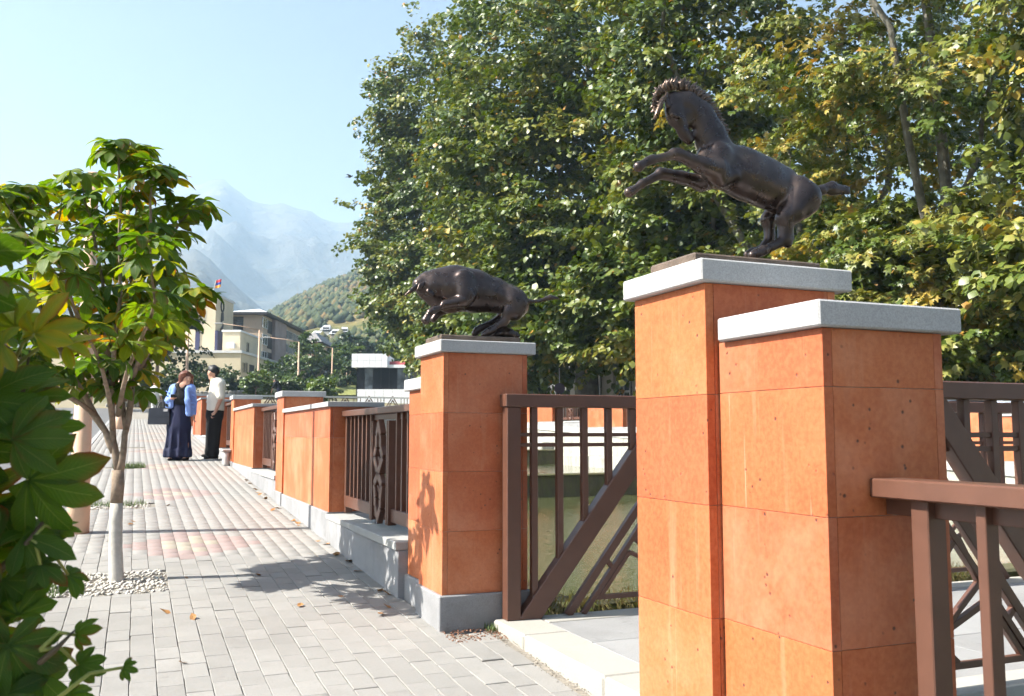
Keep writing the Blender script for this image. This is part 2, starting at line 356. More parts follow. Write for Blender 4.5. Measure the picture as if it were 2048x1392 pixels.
# ================================================================ THE SETTING
RX0, RX1, CH_END = 2.30, 15.40, 56.0          # the river channel
def mat_ground():
    m, t, b = nt("dry_ground"); v = coords(t, rnd=False); a = noise(t, v, 0.09, 6, 0.6); c2 = noise(t, v, 1.6, 6, 0.65)
    c = mix(t, ramp(t, a, [(0.4, (0, 0, 0)), (0.6, (1, 1, 1))]), (0.085, 0.095, 0.035), (0.24, 0.20, 0.13)); c = mix(t, 0.35, c, ramp(t, c2, [(0.3, (0.05, 0.06, 0.02)), (0.7, (0.26, 0.23, 0.14))]))
    t.links.new(c, b.inputs["Base Color"]); b.inputs["Roughness"].default_value = 0.95; bump(t, b, c2, 0.6, 0.08); return m
M['ground'] = mat_ground()
xs = [-4000, -600, -120, -30, -8, -1, RX0, RX0 + 0.01, RX1, RX1 + 0.01, 30, 120, 600, 4000]
ys = [-400, -60, 0, 20, 45, CH_END - 0.01, CH_END, 64, 73, 90, 130, 200, 320, 900, 6000]
V = []; Fq = []
for j, Y in enumerate(ys):
    for i, X in enumerate(xs):
        z = gz(Y) - 0.22
        if 7 <= i <= 8 and Y < CH_END: z = gz(Y) - 2.6
        if i >= 9 and Y < CH_END: z = gz(Y) + 0.02
        V.append((X, Y, z))
n = len(xs)
for j in range(len(ys) - 1):
    for i in range(n - 1): Fq.append((j * n + i, j * n + i + 1, (j + 1) * n + i + 1, (j + 1) * n + i))
tag(np_mesh("ground", V, Fq, M['ground']), kind="structure")

# ---- pavement with individual pavers
PW, PL = 0.1150, 0.2150; TILT = math.atan(SLOPE)
m = MB(); m.add([(-0.9, -3, gz(-3) - 0.012), (1.93, -3, gz(-3) - 0.012), (1.93, 4.9, gz(4.9) - 0.012), (1.66, 4.9, gz(4.9) - 0.012), (1.66, 44.9, gz(44.9) - 0.012), (-0.9, 44.9, gz(44.9) - 0.012), (1.9, 58, gz(58) - 0.05), (-0.9, 58, gz(58) - 0.05)], [(0, 1, 2, 3, 4, 5), (5, 4, 6, 7)])
pavement = tag(m.build("pavement", M['sand']), kind="structure")
PITS = [(-0.58, 0.20, 6.50, 7.22), (-0.55, 0.20, 11.05, 11.55), (-0.62, 0.19, 16.55, 17.1), (-0.6, 0.2, 22.2, 22.8)]
spots = []
ncol = 25
for c in range(ncol):
    X = -0.90 + PW * (c + 0.5); offs = (0.11 if c % 2 else 0.0) + random.uniform(-0.02, 0.02)
    r = 0; Y = -2.0 + offs
    while Y < 44:
        if not any(a < X < b and y0 < Y < y1 for a, b, y0, y1 in PITS) and X + PW / 2 < (1.66 if Y > 4.85 else 1.93):
            kind = 0
            for cyy in (8.42, 12.5, 16.9, 21.2, 25.5, 29.8):
                dx = abs(X - 0.47) / 0.60; dy = abs(Y - cyy) / 0.80
                if dx + dy < 1.0: kind = 1
                if dx * 1.55 + dy * 2.0 < 1.0 and (c + r) % 3 != 0: kind = 2
            spots.append((X, Y, kind))
        Y += PL; r += 1
S = np.array([s[:2] for s in spots]); P3 = np.column_stack([S[:, 0], S[:, 1], S[:, 1] * SLOPE]) - CAM
w = P3 @ FT; pxx = 1024 + FPX * (P3 @ RT) / np.where(w > 0.3, w, 1e9); pyy = 696 - FPX * (P3 @ UP) / np.where(w > 0.3, w, 1e9)
vis = (w > 0.3) & (pxx > 90) & (pxx < 1300) & (pyy < 1400) & (pyy > 700); score = np.where(vis, 1.0 / np.maximum(w, 0.3) ** 3, 0)
# pavers hidden behind the pillars do not count
hid = (pxx > 1278); score[hid] = 0
near = set(np.argsort(-score)[:300].tolist())
def paver_mesh(mat, j):
    a, b, c = PW / 2 - 0.0013, PL / 2 - 0.0012, 0.0022 + 0.0006 * j
    mm = MB(); mm.add([(-a, -b, -0.02), (a, -b, -0.02), (a, b, -0.02), (-a, b, -0.02), (-a, -b, -c), (a, -b, -c), (a, b, -c), (-a, b, -c), (-a + c, -b + c, 0), (a - c, -b + c, 0), (a - c, b - c, 0), (-a + c, b - c, 0)],
        [(0, 1, 5, 4), (1, 2, 6, 5), (2, 3, 7, 6), (3, 0, 4, 7), (4, 5, 9, 8), (5, 6, 10, 9), (6, 7, 11, 10), (7, 4, 8, 11), (8, 9, 10, 11)])
    return mm.mesh("paver", mat)
PM = [[paver_mesh(M[k], j) for j in range(3)] for k in ('paver', 'paver_red', 'paver_yellow')]
PV = np.array(PM[0][0].vertices[0].co[:]); base = np.array([v.co[:] for v in PM[0][1].vertices]); bf = np.array([list(p.vertices) for p in PM[0][1].polygons])
far = {0: [], 1: [], 2: []}
for i, (X, Y, k) in enumerate(spots):
    if i in near:
        o = bpy.data.objects.new("paver", random.choice(PM[k])); o.location = (X + random.gauss(0, 0.0006), Y + random.gauss(0, 0.001), Y * SLOPE + random.gauss(0, 0.0012))
        o.rotation_euler = (TILT + random.gauss(0, 0.006), random.gauss(0, 0.006), random.gauss(0, 0.006)); link(o, pavement)
    else: far[k].append((X, Y))
for k, nm in enumerate(("distant_grey_pavers", "distant_red_pavers", "distant_yellow_pavers")):
    A = np.array(far[k]); B = base[None].copy().repeat(len(A), 0)
    B[:, :, 0] += A[:, None, 0] + RNG.normal(0, 0.0006, (len(A), 1)); B[:, :, 1] += A[:, None, 1]
    bft = bf[4:]
    B[:, :, 2] += B[:, :, 1] * SLOPE + RNG.normal(0, 0.001, (len(A), 1))
    Fp = (bft[None] + (np.arange(len(A)) * len(base))[:, None, None]).reshape(-1, 4)
    tag(np_mesh(nm, B.reshape(-1, 3), Fp, M[('paver', 'paver_red', 'paver_yellow')[k]], pavement), kind="stuff")
# ---- kerb stones and road
road = MB(); road.add([(-8.2, -4, gz(-4) - 0.12), (-1.02, -4, gz(-4) - 0.12), (-1.02, 45, gz(45) - 0.12), (-8.2, 45, gz(45) - 0.12), (-1.02, 57, gz(57) - 0.12), (-8.2, 66, gz(66) - 0.16)], [(0, 1, 2, 3), (3, 2, 4, 5)])
road = tag(road.build("road", M['asphalt']), kind="structure")
rc = MB(); rc.add([(-8.2, 56.4, gz(56.4) - 0.105), (70, 56.4, gz(56.4) - 0.105), (70, 65, gz(65) - 0.105), (-8.2, 65, gz(65) - 0.105)], [(0, 1, 2, 3)]); rc.build("road_crossing", M['asphalt'], road)
Y = -3.0
while Y < 50:
    if Y < 45: MB().box((-1.02, 0.003, -0.2), (-0.903, 0.985, 0.012), 0.012).build("kerb_stone", M['ledge'], road).location = (0, Y, gz(Y))
    Y += 1.0
for o in [c for c in road.children if c.name.startswith("kerb_stone")]: o.rotation_euler = (TILT, 0, 0)
for k in range(7):
    X = -1.35 - 0.95 * k; mk = MB(); mk.add([(X - 0.45, 20.4, gz(20.4) - 0.115), (X, 20.4, gz(20.4) - 0.115), (X, 23.4, gz(23.4) - 0.115), (X - 0.45, 23.4, gz(23.4) - 0.115)], [(0, 1, 2, 3)]); mk.build("crossing_stripe", M['white'], road)
mk = MB(); mk.add([(-4.7, -3, gz(-3) - 0.114), (-4.58, -3, gz(-3) - 0.114), (-4.58, 18, gz(18) - 0.114), (-4.7, 18, gz(18) - 0.114)], [(0, 1, 2, 3)]); mk.build("lane_line", M['white'], road)

# ---- river
def mat_water():
    m, t, b = nt("green_river_water"); v = coords(t, (0.5, 2.4, 1), rnd=False); a = noise(t, v, 1.3, 6, 0.66); a2 = noise(t, v, 0.7, 3)
    c = mix(t, a2, (0.060, 0.070, 0.028), (0.085, 0.092, 0.042)); t.links.new(c, b.inputs["Base Color"])
    b.inputs["Roughness"].default_value = 0.03; b.inputs["IOR"].default_value = 1.33; b.inputs["Specular IOR Level"].default_value = 0.9; bump(t, b, math_(t, 'ADD', a, math_(t, 'MULTIPLY', noise(t, v, 11, 3), 0.25)), 0.38, 0.05); return m
M['water'] = mat_water()
def mat_wet(name, base, moss):
    m, t, b = nt(name); v = coords(t, (1, 1, 0.35)); a = noise(t, v, 3, 6, 0.65); d = noise(t, v, 14, 4)
    c = ramp(t, a, [(0.3, [q * 0.55 for q in base]), (0.55, base), (0.75, [min(1, q * 1.25) for q in base])]); c = mix(t, math_(t, 'MULTIPLY', ramp(t, d, [(0.45, (0, 0, 0)), (0.7, (1, 1, 1))]), 0.6), c, moss)
    t.links.new(c, b.inputs["Base Color"]); b.inputs["Roughness"].default_value = 0.8; bump(t, b, math_(t, 'ADD', a, math_(t, 'MULTIPLY', d, 0.4)), 0.7, 0.05); return m
M['embank'] = mat_wet("embankment_stone", (0.40, 0.39, 0.35), (0.22, 0.23, 0.17)); M['weir'] = mat_wet("mossy_weir", (0.085, 0.075, 0.04), (0.09, 0.11, 0.025))
M['concrete'] = mat_wet("pale_concrete", (0.46, 0.45, 0.42), (0.36, 0.35, 0.32))
WEIRS = [(7.95, -0.31), (22.4, 0.20), (32.5, 0.66), (42.5, 1.12)]
levels = [(-12, 7.95, -1.05), (7.95, 22.4, -0.36), (22.4, 32.5, 0.16), (32.5, 42.5, 0.62), (42.5, 56, 1.08)]
V = []; Fq = []
for k, (y0, y1, z) in enumerate(levels):
    b0 = len(V); V += [(RX0, y0, z), (RX1, y0, z), (RX1, y1, z), (RX0, y1, z)]; Fq.append((b0, b0 + 1, b0 + 2, b0 + 3))
tag(np_mesh("river_water", V, Fq, M['water']), kind="structure")
LW = ["mossy weir lip nearest the footbridge, fringed with dry weed", "dark wet weir step across the river seen through the bridge railing", "second upstream weir across the green river", "farthest upstream weir below the road bridge"]
for k, (Y, z) in enumerate(WEIRS):
    w_ = thing("river_weir", LW[k], "weir", (0, Y, 0), 0, "weirs stepping down the river")
    MB().box((RX0, -0.02, -3.0), (RX1, 0.45, z), 0.03).build("weir_wall", M['weir'], w_)
    MB().box((RX0, -0.10, z - 0.02), (RX1, 0.30, z + 0.05), 0.03).build("weir_lip", M['weir'], w_)
# weed fringe on the near weir
nb = 2600; bx = RNG.uniform(RX0, 9.0, nb); by = 7.86 + RNG.normal(0, 0.09, nb); bz = -0.27 + RNG.normal(0, 0.02, nb); hl = RNG.uniform(0.05, 0.15, nb)
lean = RNG.normal(0, 0.05, (nb, 2)); wd = 0.006
T0 = np.stack([bx - wd, by, bz], 1); T1 = np.stack([bx + wd, by, bz], 1); T2 = np.stack([bx + lean[:, 0], by + lean[:, 1] - 0.05, bz + hl * np.where(RNG.random(nb) < 0.45, -1, 1)], 1)
VV = np.stack([T0, T1, T2], 1).reshape(-1, 3)
M['weed'] = mat_leaf("weed", G((0, (0.10, 0.085, 0.03)), (0.6, (0.20, 0.15, 0.05)), (1, (0.13, 0.16, 0.03))), True, 0.2)
tag(np_mesh("weed_fringe", VV, np.arange(nb * 3).reshape(-1, 3), M['weed'], None, False, RNG.random(nb).repeat(3)), "brown and green weed fringe along the near weir lip", "weed", kind="stuff")
# ---- river walls
lb = thing("river_wall", "near river wall below the orange parapet", "river wall", (0, 0, 0))
MB().box((1.70, -12, -3), (RX0 + 0.02, 4.9, 0.10)).build("wall", M['embank'], lb); MB().box((1.70, 4.902, -3), (RX0 + 0.02, 56, 0.2)).build("wall", M['embank'], lb)
fb = thing("river_wall", "pale far river wall with a stepped stone footing at the water", "river wall", (0, 0, 0))
MB().add([(RX1 - 0.05, -12, -3), (RX1 - 0.05, 56, -3), (RX1 - 0.05, 56, gz(56) + 0.02), (RX1 - 0.05, -12, gz(-12) + 0.02), (RX1 + 0.5, -12, gz(-12) + 0.02), (RX1 + 0.5, 56, gz(56) + 0.02)], [(0, 3, 2, 1), (3, 4, 5, 2)]).build("wall", M['embank'], fb)
for (y0, y1, z) in levels[1:]:
    Y = y0 + 0.5
    while Y < y1 - 1.2:
        L = random.uniform(1.6, 2.6); MB().box((RX1 - 0.62 + random.uniform(-0.04, 0.04), Y, z - 0.7), (RX1 - 0.03, min(Y + L - 0.03, y1), z + 0.36 + random.uniform(-0.05, 0.06)), 0.035).build("footing_stone", M['embank'], fb); Y += L
MB().add([(RX1 - 0.09, -12, gz(-12) - 0.04), (RX1 - 0.09, 56, gz(56) - 0.04), (RX1 - 0.09, 56, gz(56) + 0.16), (RX1 - 0.09, -12, gz(-12) + 0.16), (RX1 + 0.62, -12, gz(-12) + 0.16), (RX1 + 0.62, 56, gz(56) + 0.16)], [(0, 3, 2, 1), (3, 4, 5, 2)]).build("coping", M['concrete'], fb)
# far bank pavement sheet
m = MB(); m.add([(RX1 + 0.6, -20, gz(-20) + 0.10), (22.9, -20, gz(-20) + 0.10), (22.9, 56, gz(56) + 0.10), (RX1 + 0.6, 56, gz(56) + 0.10)], [(0, 1, 2, 3)])
tag(m.build("far_bank_path", M['decklight']), kind="structure")

# ================================================================ ORANGE STONE PARAPET
def slab_ring(par, x0, x1, y0, y1, zs, th=0.030, gap=0.0007, mat='tuff'):
    MB().box((x0 + 0.004, y0 + 0.004, zs[0]), (x1 - 0.004, y1 - 0.004, zs[-1])).build("mortar_core", M['ledge'], par)
    for a, b in zip(zs[:-1], zs[1:]):
        a += gap; b -= gap
        for (p, q) in (((x0, y0, a), (x0 + th, y1, b)), ((x1 - th, y0, a), (x1, y1, b)), ((x0 + th + 2 * gap, y0, a), (x1 - th - 2 * gap, y0 + th, b)), ((x0 + th + 2 * gap, y1 - th, a), (x1 - th - 2 * gap, y1, b))):
            j = random.uniform(-0.0007, 0.0007); MB().box((p[0] + j, p[1] + j, p[2]), (q[0] + j, q[1] + j, q[2]), 0.0009).build("block", M[mat], par)
def capstone(par, x0, x1, y0, y1, z0, z1, ch=0.005): return MB().box((x0, y0, z0), (x1, y1, z1), ch).build("cap_stone", M['cap'], par)
def plinth(par, x0, x1, y0, y1, z0, z1): return MB().box((x0, y0, z0), (x1, y1, z1), 0.006).build("plinth_stone", M['plinth'], par)

t = thing("stone_pillar", "tall orange stone pillar carrying the bull statue", "pillar", (0, 0, 0), 0, "tall statue pillars at the footbridge")
plinth(t, 1.598, 2.160, 4.948, 5.418, -0.1, 0.412); slab_ring(t, 1.62, 2.14, 4.97, 5.42, [0.412, 0.762, 1.096, 1.431, 1.776]); capstone(t, 1.592, 2.186, 4.942, 5.462, 1.777, 1.848)
t = thing("stone_pillar", "tall orange stone pillar carrying the rearing horse statue", "pillar", (0, 0, 0), 0, "tall statue pillars at the footbridge")
plinth(t, 1.598, 2.160, 2.362, 2.822, -0.1, 0.330); slab_ring(t, 1.62, 2.13, 2.37, 2.80, [0.330, 0.42, 0.757, 1.094, 1.431, 1.778]); capstone(t, 1.590, 2.182, 2.342, 2.832, 1.779, 1.850)
t = thing("side_pier", "lower orange pier with grey cap directly behind the bull's pillar", "pier", (0, 0, 0), 0, "lower piers beside the statue pillars")
plinth(t, 1.645, 2.1, 5.420, 5.84, -0.1, 0.412); slab_ring(t, 1.665, 2.09, 5.424, 5.82, [0.412, 0.762, 1.096, 1.431, 1.588]); capstone(t, 1.638, 2.12, 5.424, 5.862, 1.589, 1.664)
t = thing("side_pier", "nearest lower orange pier with grey cap in front of the horse's pillar", "pier", (0, 0, 0), 0, "lower piers beside the statue pillars")
slab_ring(t, 1.665, 2.085, 1.905, 2.366, [0.0, 0.42, 0.757, 1.094, 1.434, 1.590]); capstone(t, 1.640, 2.145, 1.885, 2.338, 1.591, 1.662)

def street_railing(t, x, y0, y1, zb, zt, step=0.146, orn=True, ymid=None, sub=True, inset=0.09, barlist=None):
    "iron parapet panel along the street; x = street-side face"
    xc = x + 0.045; iron = M['iron']
    MB().box((x, y0, zt - 0.050), (x + 0.10, y1, zt), 0.004).build("top_rail", iron, t)
    if sub: MB().box((x + 0.055, y0 + 0.001, zt - 0.095), (x + 0.088, y1 - 0.001, zt - 0.052), 0.002).build("under_rail", iron, t)
    MB().box((x + 0.026, y0 + 0.045, zb + 0.055), (x + 0.076, y1 - 0.045, zb + 0.15), 0.003).build("bottom_rail", iron, t)
    for yy in (y0 + 0.03, y1 - inset): MB().box((x + 0.030, yy, zb), (x + 0.092, yy + 0.055, zt - 0.051), 0.003).build("post", iron, t)
    mid = ymid or (y0 + y1) / 2 - 0.17; bars = []
    a = mid - 0.29 - 0.1; 
    while a > y0 + 0.14: bars.append(a); a -= step
    a = mid + 0.29 + 0.1
    while a < y1 - 0.14: bars.append(a); a += step
    for yy in (barlist or bars): MB().box((x + 0.032, yy - 0.014, zb + 0.151), (x + 0.074, yy + 0.014, zt - 0.051), 0.002).build("bar", iron, t)
    if orn:
        for yy in (mid - 0.27, mid - 0.225, mid + 0.225, mid + 0.27): MB().box((x + 0.004, yy - 0.014, zb + 0.03), (x + 0.07, yy + 0.014, zt - 0.106), 0.003).build("ornament_post", iron, t)
        H_ = zt - 0.11 - (zb + 0.04); z0 = zb + 0.04; pts = [(0, 1.0), (0.45, 0.86), (0.45, 0.74), (0.85, 0.64), (0.1, 0.47), (0.75, 0.36), (0.55, 0.22), (0.55, 0.14), (0, 0.0)]
        m = MB()
        for sgn, dxo in ((1, 0.0), (-1, -0.010)):
            q = [np.array([x + 0.022 + dxo, mid + sgn * 0.18 * a, z0 + H_ * b]) for a, b in pts]
            for p0, p1 in zip(q[:-1], q[1:]): m.bar(p0, p1, 0.062, 0.045, (1, 0, 0), 0.004)
        for a, b, c, d in ((-0.5, 0.62, 0.45, 0.50), (0.5, 0.62, -0.45, 0.50), (-0.6, 0.34, 0.3, 0.24), (0.6, 0.34, -0.3, 0.24)): m.bar((x + 0.036, mid + 0.17 * a, z0 + H_ * b), (x + 0.036, mid + 0.17 * c, z0 + H_ * d), 0.05, 0.04, (1, 0, 0), 0.005)
        m.build("ornament", iron, t)

def unit(i, x, y0, zp, zrail, zlow, ztall, L1, L2, L3, words, grp, detail=True):
    "railing over a plinth, low wall, tall pier, going up the street"
    yr, yl, yt = y0 + L1, y0 + L1 + L2, y0 + L1 + L2 + L3; zg = gz(y0) - 0.25
    p = thing("wall_plinth", "grey stone plinth ledge " + words[0], "plinth", (0, 0, 0), 0, grp + " plinths")
    MB().box((x - 0.02, y0 + 0.002, zg), (x + 0.52, yr - 0.002, zp - 0.045), 0.004).build("plinth_stone", M['plinth'], p)
    cut = y0 + L1 * 0.55; 
    for a, b, o in ((y0 + 0.002, cut - 0.002, 0.012), (cut + 0.002, yr - 0.002, 0.0)): MB().box((x - 0.026 - o, a, zp - 0.043), (x + 0.54, b, zp + o), 0.005).build("ledge_slab", M['ledge'], p)
    r = thing("parapet_railing", "brown iron railing " + words[1], "railing", (0, 0, 0), 0, grp + " railings")
    street_railing(r, x + 0.10, y0 + 0.002, yr - 0.002, zp + 0.013, zrail, 0.146 if detail else 0.2, True, None, True)
    w_ = thing("low_wall", "low orange stone wall " + words[2], "wall", (0, 0, 0), 0, grp + " low walls")
    plinth(w_, x - 0.02, x + 0.52, yr, yl, zg, zp + 0.015); zj = zp + 0.015 + (zlow - zp) * 0.66
    slab_ring(w_, x, x + 0.46, yr, yl - 0.002, [zp + 0.015, zj, zlow - 0.046]); capstone(w_, x - 0.03, x + 0.49, yr - 0.03, yl - 0.002, zlow - 0.045, zlow, 0.003)
    q = thing("wall_pier", "tall orange pier with thick cap " + words[3], "pier", (0, 0, 0), 0, grp + " piers")
    plinth(q, x - 0.035, x + 0.46, yl, yt, zg, zp + 0.03); slab_ring(q, x - 0.018, x + 0.44, yl, yt, [zp + 0.03, (zp + ztall) / 2, ztall - 0.066]); capstone(q, x - 0.045, x + 0.47, yl - 0.028, yt + 0.028, ztall - 0.065, ztall, 0.004)
ORD = ["first", "second", "third", "fourth", "fifth", "sixth"]
UN = [(5.822, 0.605, 1.515, 1.600, 1.812, 2.40, 2.68, 0.52), (11.422, 0.800, 1.690, 1.757, 1.985, 2.48, 2.80, 0.5), (17.20, 1.02, 1.93, 2.02, 2.23, 2.5, 2.75, 0.5), (22.95, 1.27, 2.18, 2.27, 2.48, 2.5, 2.75, 0.5), (28.70, 1.53, 2.44, 2.53, 2.74, 2.5, 2.75, 0.5), (34.45, 1.79, 2.70, 2.79, 3.0, 2.5, 2.75, 0.5)]
for i, (y0, zp, zr, zl, zt, L1, L2, L3) in enumerate(UN):
    ws = ("just up the street from the bull's pillar", "just up the street from the bull's pillar", "nearest up the street from the bull's pillar", "nearest up the street from the bull's pillar") if i == 0 else tuple(f"{ORD[i]} up the street from the bull's pillar" for _ in range(4))
    if i == 1: ws = tuple("second from the bull's pillar, nearer than the standing man" for _ in range(4))
    if i == 2: ws = tuple("beside the standing man in the cream shirt" for _ in range(4))
    unit(i, 1.62, y0, zp, zr, zl, zt, L1, L2, L3, ws, "street parapet", i < 3)
# the near end, toward the photographer
p = thing("wall_plinth", "grey stone plinth ledge under the nearest railing at the lower right", "plinth", (0, 0, 0), 0, "street parapet plinths")
MB().box((1.60, -2.5, -0.4), (2.14, 1.90, 0.285), 0.006).build("plinth_stone", M['plinth'], p)
r = thing("parapet_railing", "nearest brown iron railing fixed to the lower pier at the right edge", "railing", (0, 0, 0), 0, "street parapet railings")
street_railing(r, 1.80, -0.6, 1.90, 0.285, 1.194, 0.185, True, 0.35, True, 0.163, [1.585, 1.40, 1.215, 1.03, 0.85, -0.10, -0.28, -0.45])
# ---- far bank parapet
for k in range(7):
    y0 = 8.0 + 5.75 * k; b = gz(y0 + 2.7); ws = f"on the far bank, {ORD[min(k,5)]} from the right" if k < 6 else "on the far bank, seventh from the right"
    unit(k, RX1 + 0.12, y0, b + 0.30, b + 1.18, b + 1.22, b + 1.42, 2.5, 2.75, 0.5, (ws,) * 4, "far bank parapet", False)

# ================================================================ FOOTBRIDGE
DZ = 0.262
b = thing("footbridge", "stone footbridge deck crossing the river between the statue pillars", "footbridge", (0, 0, 0))
MB().box((2.20, 2.84, -0.28), (RX1 + 0.1, 4.94, DZ - 0.05)).build("deck_core", M['plinth'], b)
for (y0, y1) in ((2.842, 3.62), (3.624, 4.50), (4.504, 4.945)): MB().box((1.916, y0, 0.02), (2.178, y1, DZ + 0.004), 0.012).build("threshold_stone", M['decklight'], b)
X = 2.182; k = 0
while X < 9.0:
    L = 0.82
    for a, c in ((3.03, 3.66), (3.663, 4.24), (4.243, 4.76)):
        MB().box((X, a, DZ - 0.049), (X + L - 0.003, c - 0.003, DZ - 0.002 + random.uniform(-0.001, 0.001)), 0.003).build("deck_slab", M['deck'], b)
    for a, c in ((2.842, 3.027), (4.763, 4.945)): MB().box((X, a, DZ - 0.049), (X + L - 0.003, c, DZ + 0.003), 0.004).build("edge_slab", M['decklight'], b)
    X += L
MB().box((9.003, 2.845, DZ - 0.049), (RX1 + 0.5, 4.943, DZ - 0.002)).build("far_deck_paving", M['deck'], b)

def bridge_railing(t, yc, x0, npan, z0, zt, W=2.11):
    iron = M['iron']; xe = x0 + npan * W + 0.1
    MB().box((x0, yc - 0.05, zt - 0.075), (xe, yc + 0.05, zt), 0.005).build("top_rail", iron, t)
    for zz in (1.306, 1.247): MB().box((x0 + 0.08, yc - 0.010, zz - 0.011), (xe - 0.08, yc + 0.010, zz + 0.011), 0.002).build("cross_bar", iron, t)
    for k in range(npan + 1):
        xp = x0 + 0.012 + k * W; MB().box((xp, yc - 0.040, z0), (xp + 0.085, yc + 0.040, zt - 0.076), 0.004).build("post", iron, t)
    for k in range(npan):
        xa = x0 + 0.13 + k * W; xm = xa + 0.985; xb = xa + 1.97; ztop = zt - 0.03; sl = (ztop - z0) / 0.985
        m = MB(); m.bar((xa, yc, z0 - 0.03), (xm + 0.02, yc, ztop), 0.115, 0.075, (0, 1, 0), 0.004); m.build("brace", iron, t)
        m = MB(); m.bar((xb, yc, z0 - 0.03), (xm - 0.02, yc + 0.001, ztop), 0.115, 0.073, (0, 1, 0), 0.004); m.build("brace", iron, t)
        for j in range(1, 12):                                     # uprights stop on the braces
            xv = x0 + 0.02 + 0.163 * j + k * W + 0.01
            zlow = z0 + sl * ((xv - xa) if xv < xm else (xb - xv)) + 0.03
            if zlow < zt - 0.2 and xv < xb - 0.05: MB().box((xv - 0.019, yc - 0.019, zlow), (xv + 0.019, yc + 0.019, zt - 0.076), 0.003).build("upright", iron, t)
        for off, wd in ((0.275, 0.046), (0.375, 0.03)):             # inner slender braces
            for s_ in (1, -1):
                a0 = (xa + off) if s_ > 0 else (xb - off); pz = z0 + sl * (0.985 - off)
                MB().bar((a0, yc + 0.002 * s_, z0), (xm, yc + 0.002 * s_, pz), wd, 0.034, (0, 1, 0), 0.002).build("slender_brace", iron, t)
        MB().box((xa + 0.46, yc - 0.013, z0 + 0.075), (xb - 0.46, yc + 0.013, z0 + 0.103), 0.002).build("fret_bar", iron, t)
        fret = [((-0.50, 0.09), (-0.30, 0.34)), ((-0.30, 0.34), (0.02, 0.20)), ((0.50, 0.09), (0.30, 0.34)), ((0.30, 0.34), (-0.02, 0.20)), ((-0.14, 0.62), (-0.26, 0.42)), ((0.14, 0.62), (0.26, 0.42)), ((-0.26, 0.42), (0.12, 0.10)), ((0.26, 0.42), (-0.12, 0.10)), ((-0.14, 0.62), (0.0, 0.46)), ((0.14, 0.62), (0.0, 0.46)), ((-0.40, 0.24), (-0.45, 0.30)), ((0.40, 0.24), (0.45, 0.30))]
        for (a, c), (d, e) in fret: MB().bar((xm + a, yc, z0 + c), (xm + d, yc + 0.0015 * (1 if a < 0 else -1), z0 + e), 0.026, 0.026, (0, 1, 0), 0.002).build("fret_bar", iron, t)
t = thing("bridge_railing", "brown iron bridge railing on the far side, starting at the bull's pillar", "railing", (0, 0, 0), 0, "footbridge railings"); bridge_railing(t, 4.895, 1.955, 6, DZ + 0.004, 1.540)
t = thing("bridge_railing", "brown iron bridge railing on the near side, starting behind the horse's pillar", "railing", (0, 0, 0), 0, "footbridge railings"); bridge_railing(t, 2.905, 1.955, 6, DZ + 0.004, 1.532)
# ================================================================ BRONZE STATUES
def mat_bronze():
    m, t, b = nt("dark_bronze"); v = coords(t); n = noise(t, v, 9, 5, 0.6); g = N(t, "ShaderNodeNewGeometry")
    c = ramp(t, n, [(0.3, (0.045, 0.036, 0.036)), (0.55, (0.080, 0.062, 0.058)), (0.75, (0.14, 0.10, 0.078))])
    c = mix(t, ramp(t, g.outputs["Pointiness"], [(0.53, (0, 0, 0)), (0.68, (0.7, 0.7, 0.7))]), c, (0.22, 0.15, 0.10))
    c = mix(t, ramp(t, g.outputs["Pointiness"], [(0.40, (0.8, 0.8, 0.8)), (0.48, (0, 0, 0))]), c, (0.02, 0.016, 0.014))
    t.links.new(c, b.inputs["Base Color"]); b.inputs["Metallic"].default_value = 0.8
    t.links.new(ramp(t, noise(t, v, 30, 4), [(0.3, (0.22, 0.22, 0.22)), (0.7, (0.42, 0.42, 0.42))]), b.inputs["Roughness"])
    bump(t, b, math_(t, 'ADD', noise(t, v, 26, 4), math_(t, 'MULTIPLY', noise(t, v, 120, 2), 0.15)), 0.16, 0.006); return m
M['bronze'] = mat_bronze()
M['base'] = simple("bronze_base", (0.12, 0.09, 0.07), 0.6, 0.3, 16, 0.5, 0.006, metal=0.3)

